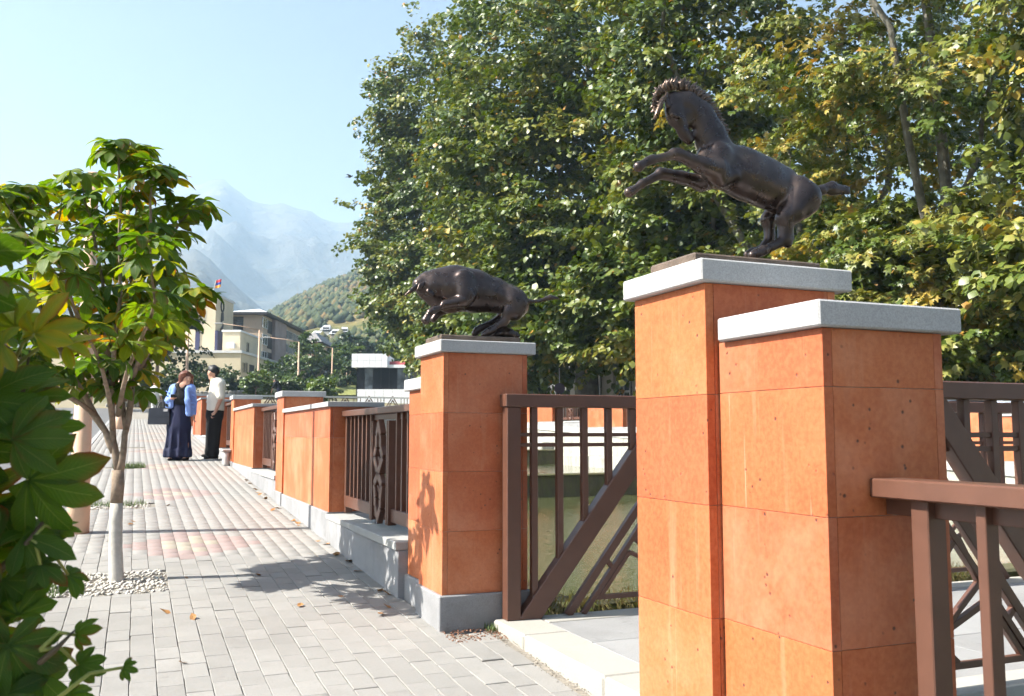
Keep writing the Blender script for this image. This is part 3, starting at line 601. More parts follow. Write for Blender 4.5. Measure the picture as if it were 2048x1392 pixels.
# ---- horse
OH = np.array([1.875, 2.585, 1.850]); K = 0.000537
def hz(x, y, off=0.0): return onY(1200 + x / 3.1636, 120 + y / 3.1636, OH[1] + off) - OH
def hs(p, q, ra, rb, o1=0.0, o2=None, k=0.016, sc=(1, 1, 1)): return seg(hz(*p, o1), hz(*q, o1 if o2 is None else o2), ra * K, rb * K, k, sc)
A_ = (1, 0.80, 1); N_ = (1, 0.62, 1)
P = [hs((790, 690), (920, 735), 128, 146, k=0.02, sc=A_), hs((920, 735), (1050, 795), 146, 140, k=0.03, sc=A_), hs((1050, 795), (1170, 850), 138, 118, k=0.03, sc=A_), hs((1170, 850), (1265, 870), 115, 118, k=0.03, sc=A_),
     hs((1255, 830), (1300, 900), 92, 88, -0.035, k=0.02), hs((1255, 830), (1300, 900), 90, 84, 0.035, k=0.02),                       # croup halves
     hs((1180, 720), (900, 600), 30, 36, k=0.05),                                                                                        # spine
     hs((755, 640), (698, 478), 136, 98, k=0.04, sc=N_), hs((698, 478), (642, 350), 96, 80, k=0.03, sc=N_), hs((642, 350), (556, 266), 80, 66, k=0.025, sc=N_), hs((550, 270), (470, 262), 68, 54, k=0.02, sc=N_),
     hs((690, 640), (660, 610), 70, 52, -0.03, k=0.02), hs((690, 640), (660, 610), 66, 48, 0.03, k=0.02),                                   # breast
     hs((760, 600), (740, 720), 85, 78, -0.04, k=0.012, sc=(1, 0.7, 1)), hs((760, 600), (740, 720), 85, 78, 0.04, k=0.012, sc=(1, 0.7, 1)),       # shoulders
     # head
     hs((470, 270), (480, 360), 62, 66, k=0.012, sc=N_), hs((545, 350), (555, 385), 48, 40, k=0.010, sc=(1, 0.8, 1)), hs((470, 330), (535, 470), 54, 34, k=0.012, sc=(1, 0.72, 1)), hs((530, 460), (560, 505), 36, 32, k=0.012, sc=(1, 0.9, 1)), hs((575, 500), (590, 470), 16, 16, k=0.01),
     hs((455, 345), (500, 362), 13, 10, -0.030, -0.028, 0.006), hs((455, 345), (500, 362), 13, 10, 0.030, 0.028, 0.006),                       # brow ridges
     hs((430, 285), (416, 196), 20, 5, -0.022, -0.026, 0.008, (1, 0.6, 1)), hs((448, 285), (446, 205), 20, 5, 0.022, 0.028, 0.008, (1, 0.6, 1)),   # ears
     # near front leg
     hs((740, 700), (640, 665), 74, 56, -0.050, -0.058, 0.012), hs((640, 665), (500, 600), 52, 37, -0.058, -0.060, 0.012), hs((500, 598), (470, 592), 38, 36, -0.060, -0.060, 0.008), hs((470, 600), (335, 630), 29, 24, -0.060, -0.060, 0.010), hs((330, 628), (300, 640), 30, 27, -0.060, -0.060, 0.006), hs((300, 642), (276, 656), 22, 22, -0.060, -0.060, 0.006), hs((276, 656), (244, 676), 25, 33, -0.060, -0.060, 0.003),
     # far front leg
     hs((740, 740), (640, 775), 74, 58, 0.050, 0.055, 0.012), hs((640, 775), (520, 745), 54, 42, 0.055, 0.055, 0.012), hs((520, 745), (385, 716), 42, 38, 0.055, 0.055, 0.010), hs((385, 722), (270, 780), 31, 25, 0.055, 0.055, 0.010), hs((262, 785), (236, 804), 29, 22, 0.055, 0.055, 0.006), hs((228, 812), (184, 838), 24, 33, 0.055, 0.055, 0.003),
     # near hind leg
     hs((1290, 870), (1215, 960), 112, 82, -0.045, -0.050, 0.018), hs((1215, 955), (1165, 1000), 76, 58, -0.050, -0.052, 0.014), hs((1180, 990), (1165, 1120), 62, 42, -0.052, -0.050, 0.012), hs((1185, 1060), (1195, 1130), 34, 34, -0.050, -0.048, 0.010), hs((1170, 1135), (1185, 1160), 40, 32, -0.050, -0.050, 0.008), hs((1150, 1150), (1040, 1205), 33, 27, -0.050, -0.050, 0.010), hs((1030, 1205), (1000, 1222), 33, 30, -0.050, -0.050, 0.006), hs((990, 1222), (965, 1235), 33, 30, -0.050, -0.050, 0.004),
     # far hind leg
     hs((1240, 880), (1120, 960), 110, 76, 0.045, 0.048, 0.018), hs((1115, 950), (1060, 1010), 66, 48, 0.048, 0.050, 0.012), hs((1070, 1000), (1072, 1110), 48, 34, 0.050, 0.050, 0.010), hs((1075, 1110), (1080, 1150), 34, 32, 0.050, 0.050, 0.008), hs((1065, 1140), (1010, 1205), 29, 25, 0.050, 0.050, 0.010), hs((1005, 1205), (965, 1215), 30, 30, 0.050, 0.050, 0.006), hs((960, 1218), (935, 1232), 31, 28, 0.050, 0.050, 0.004),
     # tail
     hs((1350, 830), (1400, 825), 34, 30, k=0.012), hs((1400, 822), (1470, 808), 32, 44, k=0.010, sc=(1, 0.6, 1)), hs((1470, 812), (1560, 826), 42, 26, k=0.008, sc=(1, 0.6, 1)), hs((1460, 830), (1575, 838), 24, 10, 0.0, 0.0, 0.006, (1, 0.6, 1)), hs((1460, 800), (1580, 806), 20, 8, 0.0, 0.0, 0.006, (1, 0.6, 1)),
     # muscle ridges
     hs((775, 770), (850, 730), 30, 22, -0.046, -0.055, 0.030), hs((1265, 770), (1225, 880), 24, 20, -0.054, -0.060, 0.030), hs((1330, 850), (1300, 960), 30, 26, -0.058, -0.056, 0.030),]
for off in (-0.031, 0.031): P.append(dict(seg(hz(480, 375, off), hz(486, 378, off), 9 * K, 9 * K, 0.004), op='sub'))
P.append(dict(seg(hz(545, 515, -0.018), hz(548, 512, -0.02), 7 * K, 7 * K, 0.003), op='sub')); P.append(dict(seg(hz(600, 610, -0.05), hz(680, 760, -0.075), 8 * K, 5 * K, 0.010), op='sub'))
P.append(dict(seg(hz(588, 400, -0.040), hz(604, 560, -0.050), 12 * K, 14 * K, 0.012), op='sub')); P.append(dict(seg(hz(825, 640, -0.085), hz(800, 800, -0.085), 10 * K, 8 * K, 0.014), op='sub')); P.append(dict(seg(hz(1195, 900, -0.085), hz(1240, 790, -0.082), 10 * K, 8 * K, 0.014), op='sub'))
horse = thing("horse_statue", "dark bronze rearing horse with spiky mane on the taller right pillar", "statue", tuple(OH), 0, "bronze animal statues")
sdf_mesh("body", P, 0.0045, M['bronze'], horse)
mane = MB()
crest = [(372, 315, 320, 330), (358, 285, 328, 275), (362, 250, 330, 240), (375, 222, 342, 196), (395, 205, 362, 165), (420, 195, 405, 140), (450, 190, 440, 118), (485, 188, 482, 116), (520, 190, 530, 116), (550, 200, 572, 136), (580, 214, 610, 158), (607, 235, 648, 186), (632, 258, 680, 214), (655, 285, 706, 246), (678, 315, 726, 284), (698, 348, 748, 322), (717, 380, 766, 360), (735, 410, 782, 396), (752, 440, 794, 428), (770, 468, 806, 458)]
crest = crest + [tuple((np.array(p_) + np.array(q_)) / 2) for p_, q_ in zip(crest[:-1], crest[1:])]
for i, (bx_, by_, tx_, ty_) in enumerate(crest):
    for s_ in (-1, 0, 1):
        j = random.uniform(-9, 9); o = s_ * 0.010 + random.uniform(-0.003, 0.003); sh = 0.86 if s_ else 1.0
        a = hz(bx_ + j, by_ + j * 0.4, o * 0.8); sh *= random.uniform(0.85, 1.15); sh *= 1.12; c = hz(bx_ + (tx_ - bx_) * sh + j + random.uniform(-4, 14), by_ + (ty_ - by_) * sh, o * 1.6); md = (a + c) / 2 + np.array([-0.005, 0, 0.004 * (1 if i > 4 else 0)])
        mane.tube([a, (a + md) / 2, md, (md + c) / 2 + np.array([0.003, 0, 0]), c], [13 * K, 14 * K, 12 * K, 8 * K, 2 * K], 6)
for k in range(6): mane.tube([hz(430 - 8 * k, 215 + 8 * k, -0.016), hz(400 - 7 * k, 245 + 16 * k, -0.024), hz(372 - 5 * k, 270 + 20 * k, -0.02), hz(350 - 3 * k, 262 + 22 * k, -0.014)], [15 * K, 15 * K, 10 * K, 3 * K], 6)
mane.build("mane", M['bronze'], horse, True)
c0 = onY(1200 + 565 / 3.1636, 120 + 1238 / 3.1636, 2.375); bx0 = 1.66 - OH[0]
MB().box((1.624 - OH[0], -0.155, 0.0005), (0.255, 0.115, 0.036), 0.006).build("base_plate", M['base'], horse)

# ---- bull
OB = np.array([1.885, 5.195, 1.848]); K2 = 0.000547
def bz_(x, y, off=0.0): return onY(780 + x / 5.535, 500 + y / 5.535, OB[1] + off) - OB
def bs(p, q, ra, rb, o1=0.0, o2=None, k=0.02, sc=(1, 1, 1)): return seg(bz_(*p, o1), bz_(*q, o1 if o2 is None else o2), ra * K2, rb * K2, k, sc)
B_ = (1, 0.78, 1)
P = [bs((520, 410), (720, 425), 198, 246, k=0.03, sc=B_), bs((720, 425), (940, 455), 246, 232, k=0.03, sc=B_), bs((940, 455), (1150, 500), 228, 188, k=0.03, sc=B_), bs((1150, 500), (1350, 570), 186, 150, k=0.03, sc=B_),
     bs((1340, 545), (1400, 620), 130, 124, -0.035, k=0.05), bs((1340, 545), (1400, 620), 128, 120, 0.035, k=0.05),
     bs((500, 390), (395, 352), 168, 92, k=0.03, sc=(1, 0.7, 1)), bs((560, 560), (640, 600), 95, 90, k=0.03, sc=(1, 0.6, 1)),                                    # neck and dewlap
     bs((345, 400), (380, 460), 82, 74, k=0.014, sc=(1, 0.85, 1)), bs((370, 450), (455, 560), 72, 46, k=0.014, sc=(1, 0.8, 1)), bs((455, 560), (475, 585), 46, 38, k=0.012, sc=(1, 0.95, 1)),
     bs((300, 370), (330, 350), 46, 46, k=0.02, sc=(1, 1.3, 1)),
     bs((300, 400), (262, 428), 30, 26, -0.045, -0.072, 0.010), bs((262, 428), (225, 458), 26, 18, -0.072, -0.078, 0.006), bs((225, 458), (160, 504), 20, 7, -0.078, -0.066, 0.005),      # near horn
     bs((310, 385), (282, 402), 28, 25, 0.045, 0.078, 0.010), bs((282, 402), (250, 425), 25, 17, 0.078, 0.086, 0.006), bs((250, 425), (205, 455), 17, 5, 0.086, 0.074, 0.005),
     bs((372, 372), (345, 395), 24, 30, -0.065, -0.088, 0.008, (1, 0.5, 1)), bs((345, 395), (292, 446), 28, 5, -0.088, -0.100, 0.006, (1, 0.5, 1)),              # near ear
     bs((410, 360), (440, 366), 26, 16, 0.062, 0.092, 0.008, (1, 0.5, 1)),
     bs((830, 320), (850, 470), 105, 105, -0.100, -0.112, 0.016, (1, 0.5, 1)), bs((850, 330), (880, 460), 118, 110, 0.078, 0.086, 0.020, (1, 0.6, 1)),            # shoulder blades
     bs((850, 500), (815, 560), 92, 76, -0.090, -0.098, 0.016), bs((815, 565), (620, 602), 70, 50, -0.098, -0.100, 0.014), bs((620, 600), (590, 606), 52, 48, -0.100, -0.100, 0.010), bs((590, 612), (490, 662), 42, 36, -0.100, -0.100, 0.010), bs((480, 668), (445, 690), 42, 40, -0.100, -0.100, 0.008), bs((440, 700), (418, 730), 32, 31, -0.100, -0.100, 0.008), bs((414, 738), (396, 780), 38, 46, -0.100, -0.100, 0.003),
     bs((850, 520), (820, 600), 90, 76, 0.085, 0.090, 0.016), bs((820, 600), (660, 650), 70, 50, 0.090, 0.092, 0.014), bs((660, 650), (560, 690), 48, 40, 0.092, 0.092, 0.010), bs((555, 692), (520, 715), 42, 40, 0.092, 0.092, 0.008), bs((515, 720), (480, 770), 40, 36, 0.092, 0.092, 0.006),
     bs((1390, 580), (1370, 690), 126, 96, -0.050, -0.066, 0.045), bs((1360, 640), (1295, 690), 90, 66, -0.066, -0.070, 0.016), bs((1310, 690), (1270, 790), 66, 44, -0.070, -0.070, 0.014), bs((1275, 785), (1262, 815), 46, 42, -0.070, -0.070, 0.010), bs((1245, 800), (1140, 880), 44, 36, -0.070, -0.070, 0.012), bs((1130, 885), (1095, 905), 44, 42, -0.070, -0.070, 0.008), bs((1085, 910), (1048, 938), 46, 40, -0.070, -0.070, 0.004),
     bs((1360, 600), (1280, 700), 130, 90, 0.055, 0.062, 0.020), bs((1280, 700), (1200, 770), 70, 48, 0.062, 0.066, 0.014), bs((1195, 775), (1085, 830), 44, 38, 0.066, 0.066, 0.010), bs((1075, 836), (1010, 860), 42, 42, 0.066, 0.066, 0.008), bs((1000, 866), (965, 890), 42, 42, 0.066, 0.066, 0.006), bs((960, 895), (938, 925), 44, 38, 0.066, 0.066, 0.004),
     bs((1470, 540), (1560, 572), 34, 22, k=0.014), bs((1560, 572), (1660, 562), 20, 19, k=0.010), bs((1660, 562), (1770, 524), 19, 30, k=0.010), bs((1770, 524), (1880, 542), 30, 8, k=0.006), bs((1770, 515), (1850, 520), 16, 6, k=0.006),
     bs((420, 470), (470, 500), 26, 20, -0.062, -0.066, 0.012), bs((1340, 470), (1350, 560), 30, 30, -0.070, -0.090, 0.030)]
P.append(dict(seg(bz_(500, 440, -0.115), bz_(540, 600, -0.10), 20 * K2, 16 * K2, 0.020), op='sub')); P.append(dict(seg(bz_(402, 470, -0.066), bz_(410, 472, -0.066), 11 * K2, 11 * K2, 0.005), op='sub')); P.append(dict(seg(bz_(465, 588, -0.035), bz_(468, 586, -0.03), 9 * K2, 9 * K2, 0.004), op='sub'))
P.append(dict(seg(bz_(690, 270, -0.155), bz_(725, 480, -0.150), 26 * K2, 24 * K2, 0.020), op='sub')); P.append(dict(seg(bz_(965, 300, -0.142), bz_(905, 600, -0.150), 24 * K2, 22 * K2, 0.020), op='sub')); P.append(dict(seg(bz_(1290, 470, -0.118), bz_(1300, 640, -0.125), 14 * K2, 12 * K2, 0.020), op='sub'))
bull = thing("bull_statue", "dark bronze charging bull with lowered head on the left pillar", "statue", tuple(OB), 0, "bronze animal statues")
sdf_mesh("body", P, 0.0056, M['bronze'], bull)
rk = [seg(bz_(1180, 930, 0.02), bz_(1360, 940, 0.03), 0.030, 0.026, 0.02), ball(bz_(1250, 900, 0.03), 0.040, 0.02), ball(bz_(1330, 930, -0.01), 0.034, 0.02), ball(bz_(1400, 955, 0.02), 0.022, 0.02), ball(bz_(1150, 950, 0.03), 0.028, 0.02)]
sdf_mesh("support_rock", rk, 0.006, M['bronze'], bull)
MB().box((1.626 - OB[0], -0.15, 0.0005), (2.13 - OB[0], 0.15, 0.040), 0.006).build("base_plate", M['base'], bull)
# ================================================================ TREES
LV = np.array([(0, 0.0, 0), (0.50, 0.16, -0.03), (0.27, 0.36, 0.04), (0.47, 0.70, -0.05), (0.16, 0.60, 0.05), (0, 1.0, -0.08), (-0.16, 0.60, 0.05), (-0.47, 0.70, -0.05), (-0.27, 0.36, 0.04), (-0.50, 0.16, -0.03)])
LF = np.array([(0, 1, 2), (0, 2, 8), (0, 8, 9), (2, 3, 4), (2, 4, 8), (4, 6, 8), (4, 5, 6), (6, 7, 8)])
LV2 = np.array([(0, 0, 0), (0.48, 0.30, -0.04), (0.30, 0.72, 0.0), (0, 1.0, -0.08), (-0.30, 0.72, 0.0), (-0.48, 0.30, -0.04), (0, 0.45, 0.05)]); LF2 = np.array([(6, i, (i + 1) % 6) for i in range(6)])
LV3 = np.array([(0, 0, 0), (0.50, 0.52, -0.04), (0, 1.0, -0.08), (-0.50, 0.52, -0.04), (0, 0.45, 0.06)]); LF3 = np.array([(4, i, (i + 1) % 4) for i in range(4)])
def nrm(a): return a / (np.linalg.norm(a, axis=-1, keepdims=True) + 1e-9)
def leaves(name, C, D, Nn, size, rnd, mat, parent, simple_=False):
    "many small leaves: bases C, tip directions D, face normals Nn"
    tv, tf = ((LV, LF), (LV2, LF2), (LV3, LF3))[int(simple_)]
    D = nrm(D); Nn = nrm(Nn - D * (Nn * D).sum(1, keepdims=True)); T = np.cross(D, Nn)
    V = C[:, None] + size[:, None, None] * (tv[None, :, 0:1] * T[:, None] + tv[None, :, 1:2] * D[:, None] + tv[None, :, 2:3] * Nn[:, None])
    F_ = tf[None] + (np.arange(len(C)) * len(tv))[:, None, None]
    return np_mesh(name, V.reshape(-1, 3), F_.reshape(-1, 3), mat, parent, False, np.repeat(rnd, len(tv)))
def crown_points(cen, rad, ncl, nleaf, clr, rng, shell=(0.55, 1.0), face=None, keep=0.4, lump=0.24, zpow=1.0, inner=0.15):
    cen = np.array(cen, float); rad = np.array(rad, float); d = nrm(rng.normal(size=(ncl * 3, 3)))
    if face is not None:
        s = d @ np.array(face); d = d[rng.random(len(d)) < np.where(s > -0.15, 1.0, keep)]
    nb = max(8, ncl // 5); d = d[:nb]; fr = rng.normal(size=(7, 3)) * 2.2; ph = rng.uniform(0, 6.28, 7)
    lumpv = 1 + lump * np.sin(d @ fr.T + ph).mean(1) * 1.8
    r = np.where(rng.random(len(d)) < inner, rng.uniform(0.2, shell[0], len(d)), rng.uniform(shell[0] ** 2, shell[1] ** 2, len(d)) ** 0.5)
    bo = cen + d * rad * (r * lumpv)[:, None]; rep = rng.integers(3, 8, len(bo)); bi = np.repeat(np.arange(len(bo)), rep)     # boughs, each a bunch of sprays
    c = bo[bi] + rng.normal(size=(len(bi), 3)) * np.array([clr * 0.75, clr * 0.75, clr * 0.38]); c[:, 2] -= 0.25 * clr * rng.random(len(c)); out = nrm(d[bi] + rng.normal(size=(len(bi), 3)) * 0.35)
    nl = rng.integers(int(nleaf * 0.6), int(nleaf * 1.4), len(c)); idx = np.repeat(np.arange(len(c)), nl); n = len(idx)
    # flat drooping sprays
    ax = nrm(out * np.array([1, 1, 0.35]) + np.array([0, 0, 0.15]) + rng.normal(size=out.shape) * 0.35); side = nrm(np.cross(ax, np.array([0, 0, 1.0])[None]) + 1e-6)
    u = rng.random(n) ** 0.8 * clr * 2.0 - clr * 0.7; wv = rng.normal(size=n) * clr * 0.38 * (1 - 0.35 * np.abs(u) / clr); hv = rng.normal(size=n) * clr * 0.10 - 0.18 * (u / clr) ** 2 * clr
    P = c[idx] + ax[idx] * u[:, None] + side[idx] * wv[:, None]; P[:, 2] += hv
    D = ax[idx] * rng.uniform(0.1, 0.9, (n, 1)) + side[idx] * (np.sign(wv) * rng.uniform(0.0, 0.8, n))[:, None] + rng.normal(size=(n, 3)) * 0.3; D[:, 2] -= rng.uniform(0.2, 0.9, n)
    Nn = np.array([0, 0, 1.0])[None] * rng.uniform(0.5, 1.1, (n, 1)) + ax[idx] * rng.uniform(0.2, 0.8, (n, 1)) + rng.normal(size=(n, 3)) * 0.33
    return P, D, Nn, idx, c

def limb_path(a, b, bend, n=5, rng=RNG):
    a = np.array(a, float); b = np.array(b, float); L = np.linalg.norm(b - a); o = rng.normal(size=(3,)) * bend * L
    return [a + (b - a) * t + o * math.sin(math.pi * t) + rng.normal(size=3) * 0.012 * L * (0 < t < 1) for t in np.linspace(0, 1, n)]

TOCAM = nrm(np.array([-0.8, -0.6, -0.15]))
def plane_tree(label, X, Y, trunk_r, lean, blobs, seed, grp="plane trees on the far bank", leaf=0.23, hue=0.0, simple_=False, limbs=9, colour=(0.38, 0.16)):
    rng = np.random.default_rng(seed); zb = gz(Y) + 0.05; t = thing("plane_tree", label, "tree", (X, Y, zb), 0, grp)
    top = np.array(lean); fork = top * 0.3
    MB().tube([(0, 0, -0.3), (0, 0, 0.2), tuple(fork * 0.35 + np.array([0.1, 0.05, 0])), tuple(fork * 0.7), tuple(fork)], [trunk_r * 1.35, trunk_r * 1.15, trunk_r, trunk_r * 0.9, trunk_r * 0.85], 14).build("trunk", M['plane_bark'], t, True)
    Cs = []; Ds = []; Ns = []; Rs = []; Ss = []
    for (c, r, ncl, nlf, clr) in blobs:
        P, D, Nn, idx, cc = crown_points(c, r, ncl, nlf, clr, rng, face=TOCAM, keep=0.05, inner=0.08)
        rc = rng.normal(colour[0] + hue, colour[1], len(cc)) + 0.10 * np.sin(cc[:, 2] * 0.9 + cc[:, 1]); rr = np.clip(rc[idx] + rng.normal(0, 0.10, len(idx)), 0.02, 0.93); rr[rng.random(len(rr)) < 0.012] = 0.97
        Cs.append(P); Ds.append(D); Ns.append(Nn); Rs.append(rr); Ss.append(leaf * rng.uniform(0.65, 1.25, len(P)))
        for k in range(max(2, limbs // len(blobs))):
            tgt = np.array(c) + nrm(rng.normal(size=3)) * np.array(r) * 0.62; a = fork * rng.uniform(0.75, 1.0); tgt[2] = max(tgt[2], a[2] + 1.0)
            MB().tube(limb_path(a, tgt, 0.10, 7, rng), list(np.linspace(trunk_r * rng.uniform(0.28, 0.5), 0.03, 7)), 8).build("limb", M['plane_bark'], t, True)
    leaves("crown", np.concatenate(Cs), np.concatenate(Ds), np.concatenate(Ns), np.concatenate(Ss), np.concatenate(Rs), M['plane_leaf'], t, simple_)
    return t
PX = 19.0
plane_tree("tall green plane tree, leftmost of the row on the far bank", PX - 0.9, 60, 0.50, (0.5, 0, 13), [((0.6, 0, 8.0), (4.3, 5.0, 4.0), 560, 44, 0.9), ((0.9, 0.5, 13.5), (4.3, 5.0, 5.0), 540, 42, 0.9), ((0.9, 0.5, 20.0), (4.1, 4.8, 6.2), 460, 40, 1.0), ((2.2, -1.5, 4.6), (2.6, 3.0, 2.0), 220, 40, 0.9)], 11, leaf=0.285, simple_=2, hue=0.02)
plane_tree("broad plane tree behind the bull statue, thick leaning trunk at its foot", PX, 45.5, 0.52, (0.5, 0.4, 13), [((0, 0, 6.8), (5.2, 5.2, 4.2), 520, 46, 0.9), ((0.3, 0, 13.0), (5.0, 5.0, 4.6), 470, 44, 0.95), ((0.3, 0, 19.5), (4.4, 4.8, 5.0), 380, 42, 1.0), ((-0.5, -1.0, 4.6), (4.4, 4.2, 1.9), 280, 44, 0.9)], 12, leaf=0.27, simple_=2)
plane_tree("plane tree with a thick grey trunk seen over the bridge railing", PX, 37.5, 0.56, (0.3, -0.5, 13), [((0, 0, 6.4), (5.0, 4.4, 3.4), 400, 46, 0.9), ((0.4, 0, 11.2), (5.0, 4.6, 3.8), 330, 46, 0.95), ((0.4, 0, 17.0), (4.8, 4.6, 4.6), 230, 44, 1.0), ((-2.0, 0.0, 4.5), (3.2, 4.2, 1.3), 210, 46, 0.75)], 13, leaf=0.265, hue=0.04, simple_=True)
plane_tree("plane tree behind the horse's front legs", PX + 0.6, 29.5, 0.42, (0.2, 0.3, 13), [((-0.6, 0, 4.6), (4.4, 3.8, 2.4), 360, 46, 0.8), ((0.4, 0, 9.2), (4.2, 3.8, 2.6), 260, 44, 0.85), ((0.6, 0, 14.0), (4.4, 4.2, 4.0), 270, 44, 0.9)], 14, leaf=0.255, hue=0.06, limbs=14, simple_=True)
plane_tree("yellowing plane tree directly behind the horse's rump", PX + 1.5, 23.4, 0.36, (0.4, 0.2, 12), [((-1.2, -0.3, 3.2), (3.4, 3.4, 1.7), 300, 46, 0.7), ((0.2, 0.6, 6.6), (3.4, 3.4, 1.5), 110, 44, 0.65), ((0.4, 0, 11.8), (4.4, 4.4, 3.8), 210, 44, 0.75), ((-2.2, 0.3, 18.2), (4.6, 4.6, 2.2), 115, 40, 0.9)], 15, leaf=0.23, hue=0.15, limbs=9, colour=(0.42, 0.18))  # last blob: foliage added above the frame to shade the limbs below
plane_tree("yellow-green plane tree with bare limbs at the right edge", PX + 0.5, 18.2, 0.36, (0.2, -0.3, 11), [((-1.0, 0, 2.9), (3.0, 3.3, 1.5), 300, 48, 0.65), ((-0.4, 0.4, 5.2), (2.8, 3.2, 1.2), 200, 48, 0.65), ((0.2, 0, 10.0), (4.0, 4.4, 3.6), 190, 44, 0.7), ((-2.2, 0, 16.2), (4.6, 4.6, 2.2), 115, 40, 0.9)], 16, leaf=0.22, hue=0.15, limbs=9, colour=(0.42, 0.18))  # topmost blob likewise added out of view, to shade the interior
plane_tree("plane tree mostly outside the frame beyond the right edge", PX + 0.5, 12.2, 0.36, (0.2, -0.3, 11), [((-0.4, 0.4, 4.4), (2.8, 3.0, 2.4), 200, 44, 0.7), ((0.6, 0, 10.5), (3.6, 3.6, 2.8), 200, 40, 0.8)], 17, simple_=True, leaf=0.22, hue=0.2, limbs=8, colour=(0.42, 0.18))
plane_tree("second-row plane tree standing behind the yellowing ones at the right", PX + 15.0, 27.5, 0.34, (0.2, 0.3, 14), [((0, 0, 8.0), (4.0, 7.0, 4.0), 190, 42, 1.0), ((0.6, 0, 15.0), (4.4, 7.4, 4.6), 240, 42, 1.0)], 18, simple_=True, leaf=0.25, hue=-0.22, limbs=14)  # leaf tones shifted darker to stand in for shade between the crowns
plane_tree("second-row plane tree behind the horse's head", PX + 15.0, 44, 0.38, (0.2, 0.3, 14), [((0, 0, 8.0), (4.0, 8.0, 4.5), 200, 40, 1.1), ((0.6, 0, 16.0), (4.4, 8.0, 5.5), 260, 40, 1.1)], 19, leaf=0.28, hue=-0.24, simple_=True, limbs=10)  # darkened leaves here too, deep shade put into the colour

# ---- horse-chestnut leaves: palmate, big enough to pick apart
def leaflet(L, W, fold, droop, rng, n=6):
    V = []; UV = []
    ts = np.linspace(0, 1, n + 1)
    for i, t in enumerate(ts):
        w = W * (math.sin(math.pi * min(1, t ** 1.35 * 0.93 + 0.02)) ** 0.85) if 0 < t < 1 else 0.004 * (1 - t)
        z = -droop * L * t * t; y = L * t * (1 - 0.18 * droop * t)
        wav = rng.normal(0, 0.03) * W
        for u in (-1, -0.5, 0, 0.5, 1): V.append((u * w, y + (0.05 * w if abs(u) == 1 else 0), z + fold * abs(u) * w + wav * abs(u) + 0.06 * w * (1 if abs(u) == 0.5 else 0))); UV.append((u, t))
    F_ = [(i * 5 + k, i * 5 + k + 1, (i + 1) * 5 + k + 1, (i + 1) * 5 + k) for i in range(n) for k in range(4)]
    return np.array(V), np.array(UV), F_
def chestnut_mesh(seed, nl=7, L=0.2):
    rng = np.random.default_rng(seed); VV = []; UU = []; FF = []
    angs = np.linspace(-1.95, 1.95, nl) if nl == 7 else np.linspace(-1.45, 1.45, nl)
    for a in angs:
        l = L * (1.0 - 0.42 * (abs(a) / 2.0) ** 1.3) * rng.uniform(0.9, 1.1); V, UV, F_ = leaflet(l, l * 0.21, rng.uniform(0.05, 0.35), rng.uniform(0.15, 0.62), rng)
        V = V @ np.array(Matrix.Rotation(rng.uniform(0.0, 0.35), 3, 'X').transposed()).T if False else V
        tilt = rng.uniform(-0.15, 0.25); ct, st = math.cos(tilt), math.sin(tilt); V = np.column_stack([V[:, 0], V[:, 1] * ct + V[:, 2] * st, -V[:, 1] * st + V[:, 2] * ct])
        ca, sa = math.cos(-a), math.sin(-a); V = np.column_stack([V[:, 0] * ca - V[:, 1] * sa, V[:, 0] * sa + V[:, 1] * ca, V[:, 2]])
        b0 = sum(len(q) for q in VV); VV.append(V); UU.append(UV); FF += [tuple(i + b0 for i in f) for f in F_]
    V = np.concatenate(VV); UV = np.concatenate(UU); me = bpy.data.meshes.new("chestnut_leaf"); me.from_pydata(V.tolist(), [], FF)
    lay = me.uv_layers.new(name="UVMap"); li = np.array([l.vertex_index for l in me.loops]); lay.data.foreach_set("uv", UV[li].astype(np.float32).ravel())
    me.polygons.foreach_set("use_smooth", [True] * len(me.polygons)); me.materials.append(M['chestnut_leaf']); me.update(); return me
CM = [chestnut_mesh(100 + i, 7 if i % 3 else 5) for i in range(10)]
def frame_mat(p, d, nn):
    d = Vector(d).normalized(); nn = Vector(nn); nn = (nn - d * nn.dot(d)).normalized(); t = d.cross(nn)
    return Matrix(((t.x, d.x, nn.x, p[0]), (t.y, d.y, nn.y, p[1]), (t.z, d.z, nn.z, p[2]), (0, 0, 0, 1)))
def put_leaf(par, p, d, nn, s=1.0, mesh=None, tone=None):
    o = bpy.data.objects.new("leaf", mesh or random.choice(CM)); tn = tone if tone is not None else (random.uniform(0.1, 0.85) if random.random() < 0.93 else random.uniform(0.86, 1.0)); o.color = (tn, tn, tn, 1); o.matrix_local = frame_mat(p, d, nn) @ Matrix.Scale(s, 4); return link(o, par)

